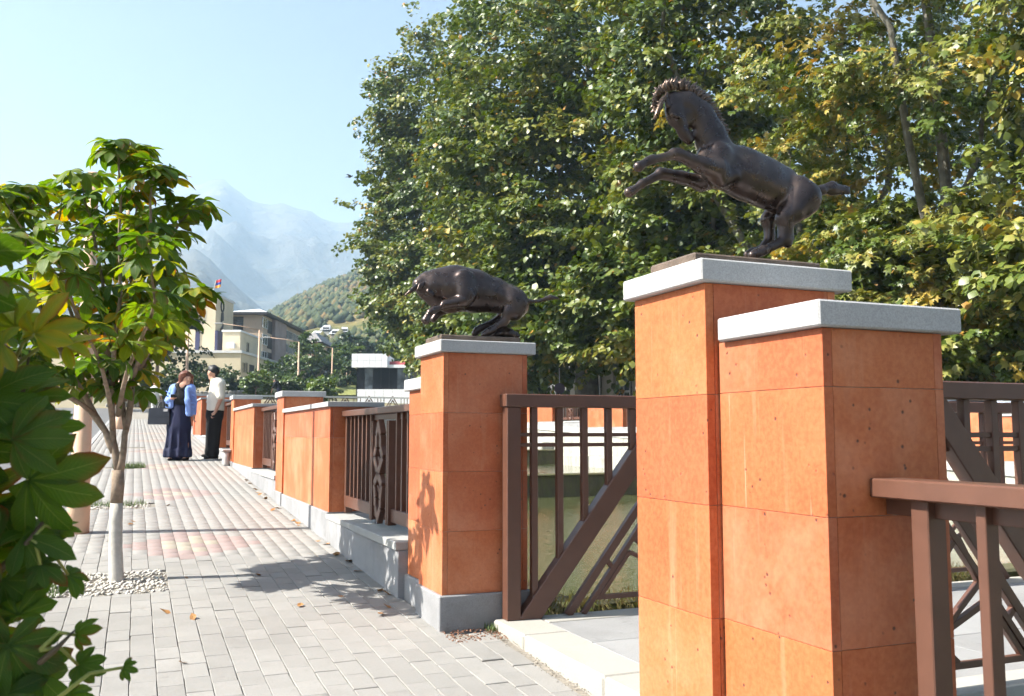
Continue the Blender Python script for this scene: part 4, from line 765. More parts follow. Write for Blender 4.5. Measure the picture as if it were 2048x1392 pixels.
# ---- the young street chestnut
ty = 6.93; tree = thing("chestnut_tree", "young horse chestnut with whitewashed trunk growing from the pavement", "tree", (-0.075, ty, ty * SLOPE), 0, "street chestnut trees")
T0 = np.array([-0.075, ty, ty * SLOPE]); DT = 6.42                                     # level distance of the trunk
def tp(x, y, dd=0.0): return at(x, y, DT + dd) - T0
MB().tube([(0, 0, -0.05), (0, 0, 0.0), tp(231, 1100), tp(232, 1040), tp(233, 1006)], [0.053, 0.049, 0.045, 0.043, 0.042], 14).build("whitewashed_trunk", M['whitewash'], tree, True)
MB().tube([tp(233, 1006), tp(236, 970), tp(236, 940)], [0.0415, 0.042, 0.040], 14).build("trunk", M['bark'], tree, True)
def tbranch(pts, r0, r1, nm="branch"):
    q = []; pts = [np.array(p) for p in pts]
    for a, b in zip(pts[:-1], pts[1:]):
        for s_ in (0, 0.5): q.append(a + (b - a) * s_ + RNG.normal(0, 0.006, 3) * (s_ > 0))
    q.append(pts[-1]); rr = np.linspace(r0, r1, len(q)) * (1 + 0.10 * RNG.normal(size=len(q)).clip(-1, 1)); MB().tube(q, list(rr), 9).build(nm, M['bark'], tree, True); return q
limbs = [[tp(236, 945), tp(226, 880), tp(221, 790), tp(214, 690, -0.05), tp(205, 560, -0.1), tp(180, 430, -0.1), tp(165, 370, -0.1)],
         [tp(238, 950), tp(247, 900), tp(256, 840, 0.05), tp(265, 760, 0.1), tp(285, 660, 0.1), tp(312, 560, 0.1), tp(345, 470, 0.05), tp(385, 420, 0.0)],
         [tp(228, 905), tp(212, 865), tp(190, 830), tp(150, 760, -0.15), tp(100, 660, -0.2), tp(62, 560, -0.25), tp(45, 430, -0.3), tp(40, 390, -0.3)],
         [tp(252, 860), tp(240, 780, 0.15), tp(252, 690, 0.2), tp(262, 560, 0.1), tp(270, 450, 0.05), tp(281, 350, 0.0)],
         [tp(222, 800), tp(228, 700, -0.2), tp(240, 600, -0.3), tp(238, 470, -0.3), tp(237, 330, -0.3), tp(238, 305, -0.3)],
         [tp(265, 760, 0.1), tp(305, 690, -0.1), tp(350, 625, -0.25), tp(382, 596, -0.3)],
         [tp(221, 790), tp(170, 700, 0.25), tp(130, 590, 0.35), tp(110, 470, 0.4), tp(125, 390, 0.4)],
         [tp(262, 760, 0.1), tp(300, 720, 0.35), tp(335, 650, 0.45), tp(340, 560, 0.45), tp(320, 430, 0.4)],
         [tp(190, 830), tp(130, 790, -0.3), tp(70, 740, -0.45), tp(10, 690, -0.5), tp(-60, 600, -0.5)],
         [tp(214, 690, -0.05), tp(160, 640, -0.4), tp(120, 560, -0.5), tp(60, 480, -0.55), tp(10, 400, -0.5)],
         [tp(222, 800), tp(190, 740, 0.4), tp(215, 660, 0.6), tp(220, 560, 0.6), tp(190, 460, 0.6)],
         [tp(226, 860), tp(215, 780, -0.4), tp(190, 700, -0.8), tp(150, 620, -1.1), tp(120, 520, -1.3)], [tp(236, 830), tp(255, 740, -0.4), tp(290, 660, -0.8), tp(310, 600, -1.1), tp(300, 500, -1.3)],
         [tp(250, 800, 0.1), tp(275, 730, -0.1), tp(300, 640, -0.2), tp(300, 520, -0.3), tp(300, 400, -0.3), tp(310, 350, -0.3)], [tp(212, 865), tp(160, 790, 0.1), tp(90, 720, 0.1), tp(20, 620, 0.1), tp(-20, 520, 0.0), tp(-30, 400, 0.0)]]
nleaf = 0
for li, L in enumerate(limbs):
    q = tbranch(L, 0.028 if li < 3 else 0.019, 0.0045); n = len(q)
    for i in range(n):
        fr = i / (n - 1)
        if fr < 0.30 or (i % 1): continue
        last = i == n - 1; cnt = 6 if last else 4; ph = random.uniform(0, 6.28)
        tdir = nrm(q[min(i + 1, n - 1)] - q[max(i - 1, 0)])
        for k in range(cnt):
            a = ph + 2 * math.pi * k / cnt; out = np.array([math.cos(a), math.sin(a), 0.0]); pl = random.uniform(0.07, 0.17) * (0.75 if last else 1)
            e = q[i] + pl * nrm(out + tdir * 0.5 + np.array([0, 0, 0.35])); MB().tube([q[i], (q[i] + e) / 2 + np.array([0, 0, 0.012]), e], [0.0028, 0.0022, 0.002], 5).build("leaf_stalk", M['petiole'], tree, True)
            dr = out * random.uniform(0.6, 1.0) + np.array([0, 0, random.uniform(-0.55, 0.25)]); put_leaf(tree, e, dr, np.array([0, 0, 1.0]) + out * 0.45 + RNG.normal(0, 0.2, 3), random.uniform(0.66, 1.02)); nleaf += 1
print("chestnut leaves", nleaf)

# ---- foreground chestnut branch reaching in from the left
fg = thing("chestnut_tree", "shaded horse chestnut branches with yellowing leaves at the left edge", "tree", (-1.05, 1.15, gz(1.15)), 0, "street chestnut trees"); F0 = np.array([-1.05, 1.15, gz(1.15)])
def fp(x, y, d): return at(x, y, d) - F0
MB().tube([(0, 0, -0.1), (0.01, 0, 0.6), (0.0, 0.02, 1.2), (0.04, 0.03, 1.9)], [0.05, 0.045, 0.035, 0.02], 12).build("trunk", M['bark'], fg, True)
fb_ = [[(0.0, 0.01, 0.8), fp(-190, 1000, 1.6), fp(-60, 930, 1.55), fp(40, 820, 1.5), fp(60, 700, 1.5)], [(0.0, 0.01, 0.5), fp(-180, 1250, 1.5), fp(-40, 1180, 1.45), fp(60, 1080, 1.45), fp(110, 1010, 1.5)], [(0.0, 0.01, 0.25), fp(-160, 1440, 1.5), fp(0, 1390, 1.45), fp(110, 1300, 1.4), fp(150, 1260, 1.45)], [(0.02, 0.02, 1.2), fp(-200, 760, 1.6), fp(-80, 660, 1.55), fp(0, 560, 1.5)]]
for L in fb_: MB().tube([np.array(p) for p in L], list(np.linspace(0.013, 0.0015, len(L))), 8).build("branch", M['twig'], fg, True)
UPN = np.array([0, 0, 1.0])
def fleaf(x, y, d, ang, s=1.0, up=0.5, tip=-0.2, tone=None, stalk=None):
    "leaf hub at a spot; ang = screen direction of its middle leaflet (degrees, 0 right, 90 up)"
    p = fp(x, y, d); a = math.radians(ang); dr = RT * math.cos(a) + UPN * math.sin(a) - FW * tip; nn = -FW * (1 - up) + UPN * up + RNG.normal(0, 0.12, 3)
    if stalk: MB().tube([fp(*stalk), (fp(*stalk) + p) / 2 + np.array([0, 0, 0.015]), p], [0.0035, 0.003, 0.0025], 6).build("leaf_stalk", M['petiole'], fg, True)
    return put_leaf(fg, p, dr, nn, s, None, tone)
FL = [(70, 668, 1.46, 62, 0.80, 0.35, (20, 740, 1.5)), (30, 655, 1.5, 118, 0.7, 0.4, None), (130, 690, 1.5, 20, 0.55, 0.7, (20, 740, 1.5)), (0, 470, 1.5, 10, 0.7, 0.85, (-60, 560, 1.5)), (-40, 560, 1.45, 12, 0.8, 0.8, None), (5, 690, 1.4, 190, 0.8, 0.4, None),
      (70, 960, 1.45, -25, 1.1, 0.2, (40, 860, 1.5)), (10, 880, 1.5, 120, 0.9, 0.3, None), (60, 800, 1.5, 20, 0.7, 0.3, (20, 820, 1.5)), (-20, 960, 1.4, 200, 1.0, 0.3, None), (10, 1010, 1.5, -100, 0.9, 0.3, None), (40, 880, 1.4, 40, 0.9, 0.25, None), (-20, 800, 1.42, 40, 1.0, 0.35, None), (100, 860, 1.5, 10, 0.6, 0.3, None),
      (60, 1075, 1.45, -10, 0.75, 0.4, None), (0, 1100, 1.42, 170, 0.9, 0.3, None), (20, 1160, 1.45, -80, 0.85, 0.3, None), (95, 1130, 1.45, -30, 0.45, 0.5, (60, 1080, 1.45)), (-20, 1200, 1.42, 220, 0.95, 0.3, None), (150, 1150, 1.5, -30, 0.40, 0.5, (60, 1080, 1.45)), (130, 1060, 1.5, 20, 0.32, 0.6, (60, 1080, 1.45)),
      (30, 1290, 1.4, -60, 0.85, 0.3, None), (-10, 1330, 1.4, 180, 0.95, 0.3, None), (80, 1340, 1.42, -50, 0.7, 0.35, None), (165, 1270, 1.45, 20, 0.36, 0.4, (80, 1300, 1.4)), (170, 1330, 1.45, -15, 0.42, 0.4, (80, 1300, 1.4)), (50, 1230, 1.45, 100, 0.7, 0.3, None), (20, 1390, 1.4, -90, 0.9, 0.3, None), (260, 1335, 1.46, -10, 0.24, 0.4, (110, 1400, 1.4)), (150, 1390, 1.46, -30, 0.5, 0.4, None),
      (-50, 1030, 1.5, 20, 1.0, 0.3, None), (-60, 900, 1.5, 0, 1.0, 0.3, None), (-40, 1260, 1.5, 30, 0.9, 0.3, None), (-40, 1120, 1.48, 0, 0.9, 0.3, None)]
# crown leaves added outside the frame, facing the sun, to shade the lower ones
SN = -np.array(LVEC)
for k in range(300):
    b_ = fp(RNG.uniform(-60, 160), RNG.uniform(740, 1420), RNG.uniform(1.3, 1.6)); p_ = b_ + SN * RNG.uniform(0.45, 1.5) + RNG.normal(0, 0.06, 3)
    dv = p_ + F0 - CAM
    if dv @ FT > 0.2 and 1024 + FPX * (dv @ RT) / (dv @ FT) > -120: continue
    put_leaf(fg, p_, RNG.normal(0, 1, 3) * np.array([0.6, 1, 0.3]) + np.array([0, 0, -0.5]), SN + RNG.normal(0, 0.25, 3), RNG.uniform(0.8, 1.2), None, RNG.uniform(0, 0.5))
for x, y, d, a, s_, u, st in FL: fleaf(x - (14 if y > 720 else 0), y, d, a, s_ * (0.56 if y < 720 else 0.56), u, random.uniform(-0.3, 0.3), random.uniform(0.74, 0.84) if 600 < y < 700 else (random.uniform(0.55, 0.8) if y < 600 else random.uniform(0.0, 0.35)), st)  # lower leaves take darker tones, shade put into their colour
# ================================================================ LAMP POSTS
def lamp_post(label, loc, h, r, arm=None):
    t = thing("lamp_post", label, "lamp post", tuple(loc), ROT, "pinkish lamp posts along the street")
    MB().lathe((0, 0, -0.1), [(r * 1.12, 0), (r * 1.12, 0.5), (r, 0.52), (r * 0.55, h + 0.1)], 16).build("pole", M['pole'], t, True)
    if arm:
        L, rise = arm; MB().tube([(0, 0, h), (-L * 0.5, 0, h + rise * 0.6), (-L, 0, h + rise)], [r * 0.32, r * 0.26, r * 0.22], 8).build("arm", M['pole'], t, True)
        MB().box((-L - 0.55, -0.12, h + rise - 0.05), (-L + 0.05, 0.12, h + rise + 0.06), 0.03).build("lamp_head", M['cap'], t)
    return t
g = ground_pt = lambda X, Y: (X, Y, gz(Y))
lp = lamp_post("thick pinkish lamp post beside the young chestnut tree", g(-0.44, 9.31), 3.35, 0.085)
MB().box((-0.21, -0.05, 0.42), (-0.092, 0.05, 0.66), 0.01).build("switch_box", M['pole'], lp)
lamp_post("thin pinkish lamp post behind the young chestnut crown", g(-0.45, 33), 7.6, 0.11)
for (x, yt, d, lab, arm) in ((378, 612, 58, "pinkish lamp post with a long arm in front of the beige tower", (2.6, 0.5)), (519, 660, 70, "pinkish lamp post in front of the tan building's corner", (2.9, 0.5)), (598, 684, 80, "pinkish lamp post left of the farther brown house", (2.6, 0.4)), (665, 696, 92, "rightmost pinkish lamp post beside the grassy bank", (2.6, 0.4))):
    top = at(x, yt, d); h = 6.4; lamp_post(lab, (top[0], top[1], top[2] - h), h, 0.10, arm)

# ================================================================ BACKGROUND BUILDINGS
M['beige'] = simple("beige_stone", (0.56, 0.48, 0.34), 0.85, 0.10, 0.6, 0.1); M['tan'] = simple("tan_stone", (0.55, 0.43, 0.32), 0.85, 0.14, 0.5, 0.1); M['grey_tuff'] = simple("mauve_stone", (0.30, 0.235, 0.215), 0.85, 0.16, 0.7, 0.1)
M['coping'] = simple("pale_coping", (0.62, 0.62, 0.62), 0.6, 0.05, 2, 0); M['metal_roof'] = simple("grey_metal_roof", (0.55, 0.57, 0.60), 0.4, 0.08, 1.0, 0.05, metal=0.2); M['dull_roof'] = simple("dull_roof", (0.22, 0.21, 0.21), 0.7, 0.1, 1, 0); M['navy'] = simple("navy_panel", (0.045, 0.045, 0.10), 0.4, 0.1, 2, 0)
M['dark'] = simple("dark_opening", (0.035, 0.033, 0.035), 0.5, 0.2, 2, 0); M['frame'] = simple("window_frame", (0.62, 0.62, 0.60), 0.5, 0.05, 3, 0); M['brown_wall'] = simple("brown_wall", (0.25, 0.165, 0.125), 0.85, 0.15, 0.6, 0.1)
def mat_glass():
    m, t, b = nt("window_glass"); v = coords(t); c = ramp(t, noise(t, v, 1.3, 2), [(0.35, (0.02, 0.025, 0.03)), (0.65, (0.10, 0.12, 0.14))]); t.links.new(c, b.inputs["Base Color"])
    b.inputs["Roughness"].default_value = 0.07; b.inputs["Specular IOR Level"].default_value = 0.8; return m
M['glass'] = mat_glass()
M['black_glass'] = simple("black_glass", (0.012, 0.013, 0.016), 0.08, 0.2, 1, 0, spec=0.1); M['panel'] = simple("white_panel", (0.82, 0.83, 0.86), 0.4, 0.03, 2, 0, ovar=0.04)
class Bld:
    "helper in the building's own frame: x along its front, y into the depth, z up"
    def __init__(s, px, py, d, name, label): s.O = at(px, py, d); s.d0 = d; s.t = thing(name, label, "building", tuple(s.O), ROT)
    def loc(s, px, py, d): v = at(px, py, d) - s.O; return v @ RT, v @ FW, v[2]
    def side(s, px, py, u0):                                   # a spot on a wall receding at local x = u0
        u = (s.O @ RT) + u0; d = u * FPX / ((px - 1024) / math.cos(PITCH)); 
        for _ in range(4):
            v = at(px, py, d) - s.O; d *= (u0 + s.O @ RT) / ((v + s.O) @ RT)
        return s.loc(px, py, d)
    def box(s, nm, a, b, mat, par=None, ch=0.0): return MB().box(a, b, ch).build(nm, M[mat], par or s.t)
    def fwin(s, x0, x1, z0, z1, y, nx=2, nz=2, mat='glass', fr='frame'):
        w = s.box("window", (x0, y - 0.03, z0), (x1, y + 0.05, z1), mat); th = 0.045
        m = MB()
        for i in range(nx + 1): X = x0 + (x1 - x0) * i / nx; m.box((X - th / 2, y - 0.075, z0), (X + th / 2, y - 0.028, z1))
        for k in range(nz + 1): Zv = z0 + (z1 - z0) * k / nz; m.box((x0, y - 0.07, Zv - th / 2), (x1, y - 0.026, Zv + th / 2))
        m.build("frame", M[fr], w)
    def swin(s, y0, y1, z0, z1, x, ny=2, nz=1, mat='glass', fr='frame', sg=1):
        w = s.box("window", (x - 0.05, y0, z0), (x + 0.03 * sg, y1, z1), mat); th = 0.06; m = MB()
        for i in range(ny + 1): Yv = y0 + (y1 - y0) * i / ny; m.box((x + 0.028, Yv - th / 2, z0), (x + 0.08, Yv + th / 2, z1))
        for k in range(nz + 1): Zv = z0 + (z1 - z0) * k / nz; m.box((x + 0.026, y0, Zv - th / 2), (x + 0.075, y1, Zv + th / 2))
        m.build("frame", M[fr], w)
# --- beige tower
B = Bld(426, 800, 85, "town_building", "beige stone tower block with navy strips and a flag on its roof")
zt = B.loc(426, 592, 85)[2]; D2 = 5.4
B.box("tower_wall", (-10.5, 0, -3), (0, D2, zt), 'beige'); B.box("coping", (-10.6, -0.1, zt + 0.002), (0.1, D2 + 0.1, zt + 0.22), 'coping')
for a, b, c, e in ((399, 406, 616, 636), (387, 392, 617, 636)): x0, _, z1 = B.loc(a, c, 85); x1, _, z0 = B.loc(b, e, 85); B.fwin(x0, x1, z0, z1, -0.02, 1, 1, 'dark', 'beige')
x0, _, z1 = B.loc(392, 640, 85); x1, _, z0 = B.loc(399, 700, 85); B.box("navy_strip", (x0, -0.06, z0), (x1, -0.002, z1), 'navy')
y0 = B.side(430, 660, 0)[1]; y1 = B.side(446, 660, 0)[1]; B.box("navy_strip", (0.003, y0, B.side(430, 706, 0)[2]), (0.25, y1, B.side(430, 661, 0)[2]), 'navy')
ye = B.side(443.5, 630, 0)[1]; zc = B.side(443.5, 613, 0)[2]
em = MB()
for k in range(14): a = 2 * math.pi * k / 14; b_ = 2 * math.pi * (k + 1) / 14; em.bar((0.06, ye + 0.42 * math.cos(a), zc + 0.5 * math.sin(a)), (0.06, ye + 0.42 * math.cos(b_), zc + 0.5 * math.sin(b_)), 0.14, 0.08, (1, 0, 0))
z2 = B.side(443.5, 624, 0)[2]; z3 = B.side(443.5, 646, 0)[2]; em.poly([(ye - 0.35, z3), (ye + 0.4, z3 + 0.3), (ye + 0.28, z2), (ye - 0.2, z2 - 0.1)], 0.02, 0.10, 0); em.poly([(ye - 0.4, z3 - 1.0), (ye + 0.3, z3 - 0.4), (ye + 0.35, z3 - 0.1), (ye - 0.35, z3 - 0.6)], 0.02, 0.10, 0); em.build("wall_emblem", M['dark'], B.t)
zm = B.loc(464, 664, 83)[2]; xm0 = B.loc(447, 664, 83)[0]; xm1 = B.loc(482, 664, 83)[0]
B.box("middle_wall", (xm0, -2.2, -3), (xm1, 5.0, zm), 'beige'); B.box("coping", (xm0 - 0.08, -2.3, zm + 0.002), (xm1 + 0.08, 5.05, zm + 0.16), 'coping')
x0, _, z0 = B.loc(458, 697, 83); B.box("air_conditioner", (x0, -2.55, z0), (x0 + 0.62, -2.203, z0 + 0.48), 'panel', None, 0.03); 
q0 = B.side(493, 706, xm1); q1 = B.side(497, 686, xm1); B.swin(q0[1], q1[1], q0[2], q1[2], xm1, 1, 1, 'dark', 'beige')
za = B.loc(482, 706, 78)[2]; xa1 = B.loc(482, 706, 78)[0]
B.box("annex_wall", (-16, -7.0, -4), (xa1, 8.5, za), 'beige'); B.box("coping", (-16.1, -7.12, za + 0.002), (xa1 + 0.1, 8.6, za + 0.22), 'coping')
for a, b in ((485, 489), (490.5, 494)): q0 = B.side(a, 745, xa1); q1 = B.side(b, 726, xa1); B.swin(q0[1], q1[1], q0[2], q1[2], xa1, 1, 1, 'dark', 'beige')
q0 = B.side(498, 752, xa1); q1 = B.side(508, 731, xa1); B.box("doorway", (xa1 - 0.05, q0[1], q0[2] - 1), (xa1 + 0.02, q1[1], q1[2]), 'dark')
fl = thing("flag", "small red and orange flag flying above the beige tower", "flag", tuple(at(424, 590, 86)), ROT)
MB().tube([(0, 0, 0), (0.35, 0, 1.45)], 0.03, 6).build("flag_pole", M['frame'], fl)
for k, (c_, nm) in enumerate((((0.62, 0.03, 0.04), "red_band"), ((0.02, 0.05, 0.30), "blue_band"), ((0.75, 0.30, 0.03), "orange_band"))):
    V_ = []; F_ = []
    for i in range(7):
        u = i / 6; xo = 0.33 - 0.02 * k + 0.55 * u; yo = 0.08 * math.sin(u * 6); zo = 1.42 - 0.26 * k - 0.12 * u + (0.22 * u if k == 0 else 0.22 * u)
        V_ += [(xo, yo, zo), (xo - 0.05, yo, zo - 0.26)]
    F_ = [(2 * i, 2 * i + 1, 2 * i + 3, 2 * i + 2) for i in range(6)]; np_mesh(nm, V_, F_, simple("flag_" + nm, c_, 0.8, 0.05, 3, 0), fl)
# --- tan three-storey building
B = Bld(522, 800, 92, "town_building", "tan three-storey building with grey hip roof and rows of windows")
ze = B.loc(522, 630, 92)[2]; xl = B.loc(455, 630, 92)[0]; yb = B.side(612, 672, 0)[1]
B.box("front_wall", (xl, 0, -4), (-0.003, 9, ze), 'tan'); B.box("side_wall", (-9.0, 9.003, -4), (-0.003, yb, ze - 0.003), 'tan')
pf = B.side(543, 700, 0)[1]; pb = B.side(566, 700, 0)[1]; B.box("stone_bay", (0.0, pf, -4), (0.35, pb, ze - 0.01), 'grey_tuff')
sf = B.side(534, 700, 0)[1]
for a, b in ((400, 500), (525, 620), (650, 735)): z1 = B.side(538, 540 + a / 3.938, 0)[2]; z0 = B.side(538, 540 + b / 3.938, 0)[2]; B.box("loggia_shade_panel", (0.0, sf, z0), (0.03, pf - 0.05, z1), 'dark')  # flat dark panels stand in for the shade inside the recesses
wf0 = B.side(523.5, 700, 0)[1]; wf1 = B.side(533, 700, 0)[1]
for a, b in ((372, 452), (505, 585), (640, 715)): z1 = B.side(526, 540 + a / 3.938, 0)[2]; z0 = B.side(526, 540 + b / 3.938, 0)[2]; B.swin(wf0, wf1, z0, z1, 0.0, 2, 1)
ys_ = np.linspace(pb + 0.6, yb - 1.0, 6)
for (a, b) in ((470, 532), (578, 645), (690, 752)):
    z1 = B.side(570, 540 + a / 3.938, 0)[2]; z0 = B.side(570, 540 + b / 3.938, 0)[2]
    for y0, y1 in zip(ys_[:-1], ys_[1:]): B.swin(y0, y1 - 0.5, z0, z1, 0.0, 3, 1)
    B.box("floor_band", (0.0, pb, z0 - 0.55), (0.06, yb, z0 - 0.25), 'beige')
x0, _, z1 = B.loc(463, 634, 92); x1, _, z0 = B.loc(486, 662, 92); B.fwin(x0, x1, z0, z1, 0.0, 3, 3, 'glass', 'dark')
B.box("eave", (xl - 0.3, -0.5, ze + 0.003), (0.6, yb + 0.4, ze + 0.25), 'dark')
rz = 1.25; m = MB(); m.add([(xl - 0.3, -0.5, ze + 0.252), (0.6, -0.5, ze + 0.252), (0.6, yb + 0.4, ze + 0.252), (xl - 0.3, yb + 0.4, ze + 0.252), ((xl + 0.3) / 2, 4.5, ze + rz), ((xl + 0.3) / 2, yb - 4, ze + rz)], [(0, 1, 4), (1, 2, 5, 4), (2, 3, 5), (3, 0, 4, 5)]); rf = m.build("roof", M['metal_roof'], B.t)
for (yy, ss) in ((6.0, 0.7), (13.0, 0.6)): MB().poly([(-1.0 * ss - 1.6, ze + 0.7), (1.0 * ss - 1.6, ze + 0.7), (-1.6, ze + 1.0 + 0.55 * ss)], yy, yy + 1.6, 1).build("dormer", M['dark'], rf)
# --- farther brown house
B = Bld(634, 800, 122, "town_building", "farther brown apartment house with balconies and pale roof")
z1 = B.loc(634, 684, 122)[2]; xl = B.loc(606, 684, 122)[0]; yb = B.side(668, 694, 0)[1]
B.box("wall", (xl, 0, -6), (0, yb, z1), 'brown_wall'); m = MB(); m.add([(xl - 0.4, -0.5, z1), (0.6, -0.5, z1), (0.6, yb, z1), (xl - 0.4, yb, z1), ((xl + 0.2) / 2, 2, z1 + 1.6), ((xl + 0.2) / 2, yb - 2, z1 + 1.6)], [(0, 1, 4), (1, 2, 5, 4), (2, 3, 5), (3, 0, 4, 5)]); m.build("roof", M['dull_roof'], B.t)
for (a, b, c, e) in ((638, 648, 692, 706), (640, 650, 722, 734), (654, 662, 700, 712), (654, 662, 724, 734)):
    q0 = B.side(a, e, 0); q1 = B.side(b, c, 0); B.box("balcony_opening", (0.0, q0[1], q0[2]), (0.05, q1[1], q1[2]), 'dark'); B.box("balcony", (0.052, q0[1], q0[2] - 0.2), (0.9, q1[1], q0[2] + 0.75), 'tan')
for (a, b, c, e) in ((612, 618, 694, 704), (622, 628, 694, 704), (612, 618, 716, 726), (622, 628, 716, 726)): x0, _, zA = B.loc(a, c, 122); x1, _, zB = B.loc(b, e, 122); B.fwin(x0, x1, zB, zA, 0.0, 2, 1)
# --- white and black glass pavilion
B = Bld(712, 787, 80, "glass_pavilion", "white panelled pavilion with black glass walls beyond the road bridge")
def bx(px, py): return B.loc(px, py, 80)
xA, _, zA = bx(703, 735); xB, _, zT = bx(775, 707); xC, _, zR = bx(842, 722); _, _, zG = bx(712, 778); _, _, zS = bx(712, 789)
gx0 = bx(712, 740)[0]; gx1 = bx(826, 740)[0]
B.box("roof_core", (xA + 0.06, 0.06, zA + 0.04), (xB - 0.06, 5, zT - 0.04), 'coping'); nx, nz = 6, 2
for i in range(nx):
    for k in range(nz): a0 = xA + (xB - xA) * i / nx; a1 = xA + (xB - xA) * (i + 1) / nx; c0 = zA + (zT - zA) * k / nz; c1 = zA + (zT - zA) * (k + 1) / nz; B.box("panel", (a0 + 0.008, 0, c0 + 0.012), (a1 - 0.008, 0.058, c1 - 0.012), 'panel')
B.box("canopy", (xB + 0.01, 0.15, zA), (xC, 5, bx(800, 729)[2]), 'panel'); M['red_sign'] = simple("faded_red_sign", (0.42, 0.09, 0.10), 0.6, 0.1, 3, 0)
B.box("red_signboard", (xB + 0.12, 0.5, bx(800, 728.5)[2]), (xC - 0.5, 0.62, zR), 'red_sign')
B.box("glass_core", (gx0 + 0.1, 0.5, zG), (gx1 - 0.1, 4.8, zA - 0.01), 'dark')
for i in range(7): a0 = gx0 + (gx1 - gx0) * i / 7; a1 = gx0 + (gx1 - gx0) * (i + 1) / 7; B.box("glass_pane", (a0 + 0.015, 0.42, zG + 0.01), (a1 - 0.015, 0.47, zA - 0.02), 'glass' if i in (1, 5, 6) else 'black_glass')
for i in range(7): a0 = xA + 0.5 + (gx1 - xA) * i / 7; B.box("base_panel", (a0, 0.2, zS - 1.2), (a0 + (gx1 - xA) / 7 - 0.02, 0.3, zG - 0.01), 'panel')
# --- pale building on the far bank behind the plane trees
t = thing("bank_building", "long cream building behind the plane trees on the far bank", "building", (22.9, 0, 0))
M['cream'] = simple("cream_wall", (0.62, 0.58, 0.50), 0.85, 0.07, 0.5, 0.1)
zb = gz(30); MB().box((0, 8, -1), (9, 27.6, zb + 5.0)).build("wall", M['cream'], t); MB().box((0.0, 27.603, -1), (9, 47.0, zb + 6.2)).build("wall", M['cream'], t)
for Y in np.arange(9.5, 46, 3.2): MB().box((-0.22, Y, 0), (-0.002, Y + 0.5, zb + (4.99 if Y < 27.1 else 6.19))).build("pilaster", M['cream'], t)
for Y in np.arange(11.2, 44, 3.2):
    z0 = zb + 1.1; w_ = MB().box((-0.06, Y, z0), (-0.003, Y + 1.3, z0 + 2.0)).build("window", M['glass'], t); m = MB()
    for a in (0, 0.65, 1.3): m.box((-0.11, Y + a - 0.05, z0), (-0.062, Y + a + 0.05, z0 + 2.0))
    for a in (0, 1.0, 2.0): m.box((-0.115, Y - 0.05, z0 + a - 0.05), (-0.064, Y + 1.35, z0 + a + 0.05))
    m.build("frame", M['frame'], w_)
t = thing("bank_building", "blue-windowed white house corner left of the cream building", "building", (26.5, 48.6, gz(48)), ROT)
MB().box((-9, 0, -1), (5, 8, 7.5)).build("wall", M['coping'], t)
for X in (-6.8, -5.1, -3.4, -1.7, 0.2):
    for Zv in (1.0, 3.6): w_ = MB().box((X, -0.06, Zv), (X + 1.15, -0.003, Zv + 1.6)).build("window", M['glass'], t); MB().box((X + 0.53, -0.1, Zv), (X + 0.62, -0.062, Zv + 1.6)).build("frame", M['frame'], w_)
p = onX(1119, 777, 17.2); t = thing("round_sign", "dark round sign on a thin post by the plane trunk", "sign", (17.2, float(p[1]), gz(p[1]) + 0.1), ROT); h_ = p[2] - gz(p[1]) - 0.1
MB().tube([(0, 0, 0), (0, 0, h_ + 0.9)], 0.022, 8).build("post", M['cap'], t); V_ = MB(); V_.poly([(0.24 * math.cos(a), h_ + 0.24 * math.sin(a)) for a in np.linspace(0, 2 * math.pi, 24, endpoint=False)], -0.06, -0.03, 1); V_.build("disc", simple("dark_sign", (0.05, 0.03, 0.05), 0.5, 0.1, 3, 0), t)

# ================================================================ ROAD BRIDGE PARAPET, STONE WALL, BUSHES
t = thing("bridge_parapet", "distant road bridge parapet with inverted-V ironwork across the river", "railing", (0, 56.1, gz(56)))
MB().box((1.7, -0.25, -2.6), (21, 0.25, 0.12)).build("deck_edge", M['plinth'], t); MB().box((1.9, -0.05, 1.02), (21, 0.05, 1.12)).build("top_rail", M['coping'], t)
for k in range(12):
    x0 = 2.2 + 1.5 * k
    for s_ in (0, 0.16): 
        for sg in (1, -1): MB().bar((x0 + 0.75 - sg * (0.62 - s_), 0, 0.13), (x0 + 0.75, 0, 1.16 - s_ * 1.5), 0.06, 0.05, (0, 1, 0)).build("brace", M['iron'], t)
    for a in (0.0, 0.2, 1.3): MB().box((x0 + a - 0.02, -0.02, 0.12), (x0 + a + 0.02, 0.02, 1.02)).build("upright", M['iron'], t)
t = thing("stone_wall", "rough grey stone retaining wall below the bushes at the road bend", "wall", (0, 0, 0)); M['rubble'] = simple("rubble_stone", (0.36, 0.34, 0.31), 0.9, 0.25, 5, 0.6, 0.03, ovar=0.25)
pa = at(215, 812, 63); pb_ = at(500, 806, 66); nst = 34
MB().bar(tuple(pa + np.array([0, 0.25, -0.6])), tuple(pb_ + np.array([0, 0.25, -0.6])), 2.6, 0.3, (0, 1, 0)).build("mortar_core", M['ledge'], t)
for k in range(nst):
    for r_ in range(3):
        c = pa + (pb_ - pa) * ((k + 0.5 * (r_ % 2)) / nst); wv = np.linalg.norm(pb_ - pa) / nst; z0 = c[2] - 0.2 + 0.38 * r_
        MB().box((-wv * 0.47, -0.12 + random.uniform(-0.04, 0.04), 0), (wv * 0.47, 0.2, 0.36), 0.06).build("stone", M['rubble'], t); o = t.children[-1] if False else bpy.data.objects[-1] if False else None
for o in [c for c in t.children if c.name.startswith("stone")]: pass
stones = [c for c in t.children if c.name.split('.')[0] == "stone"]
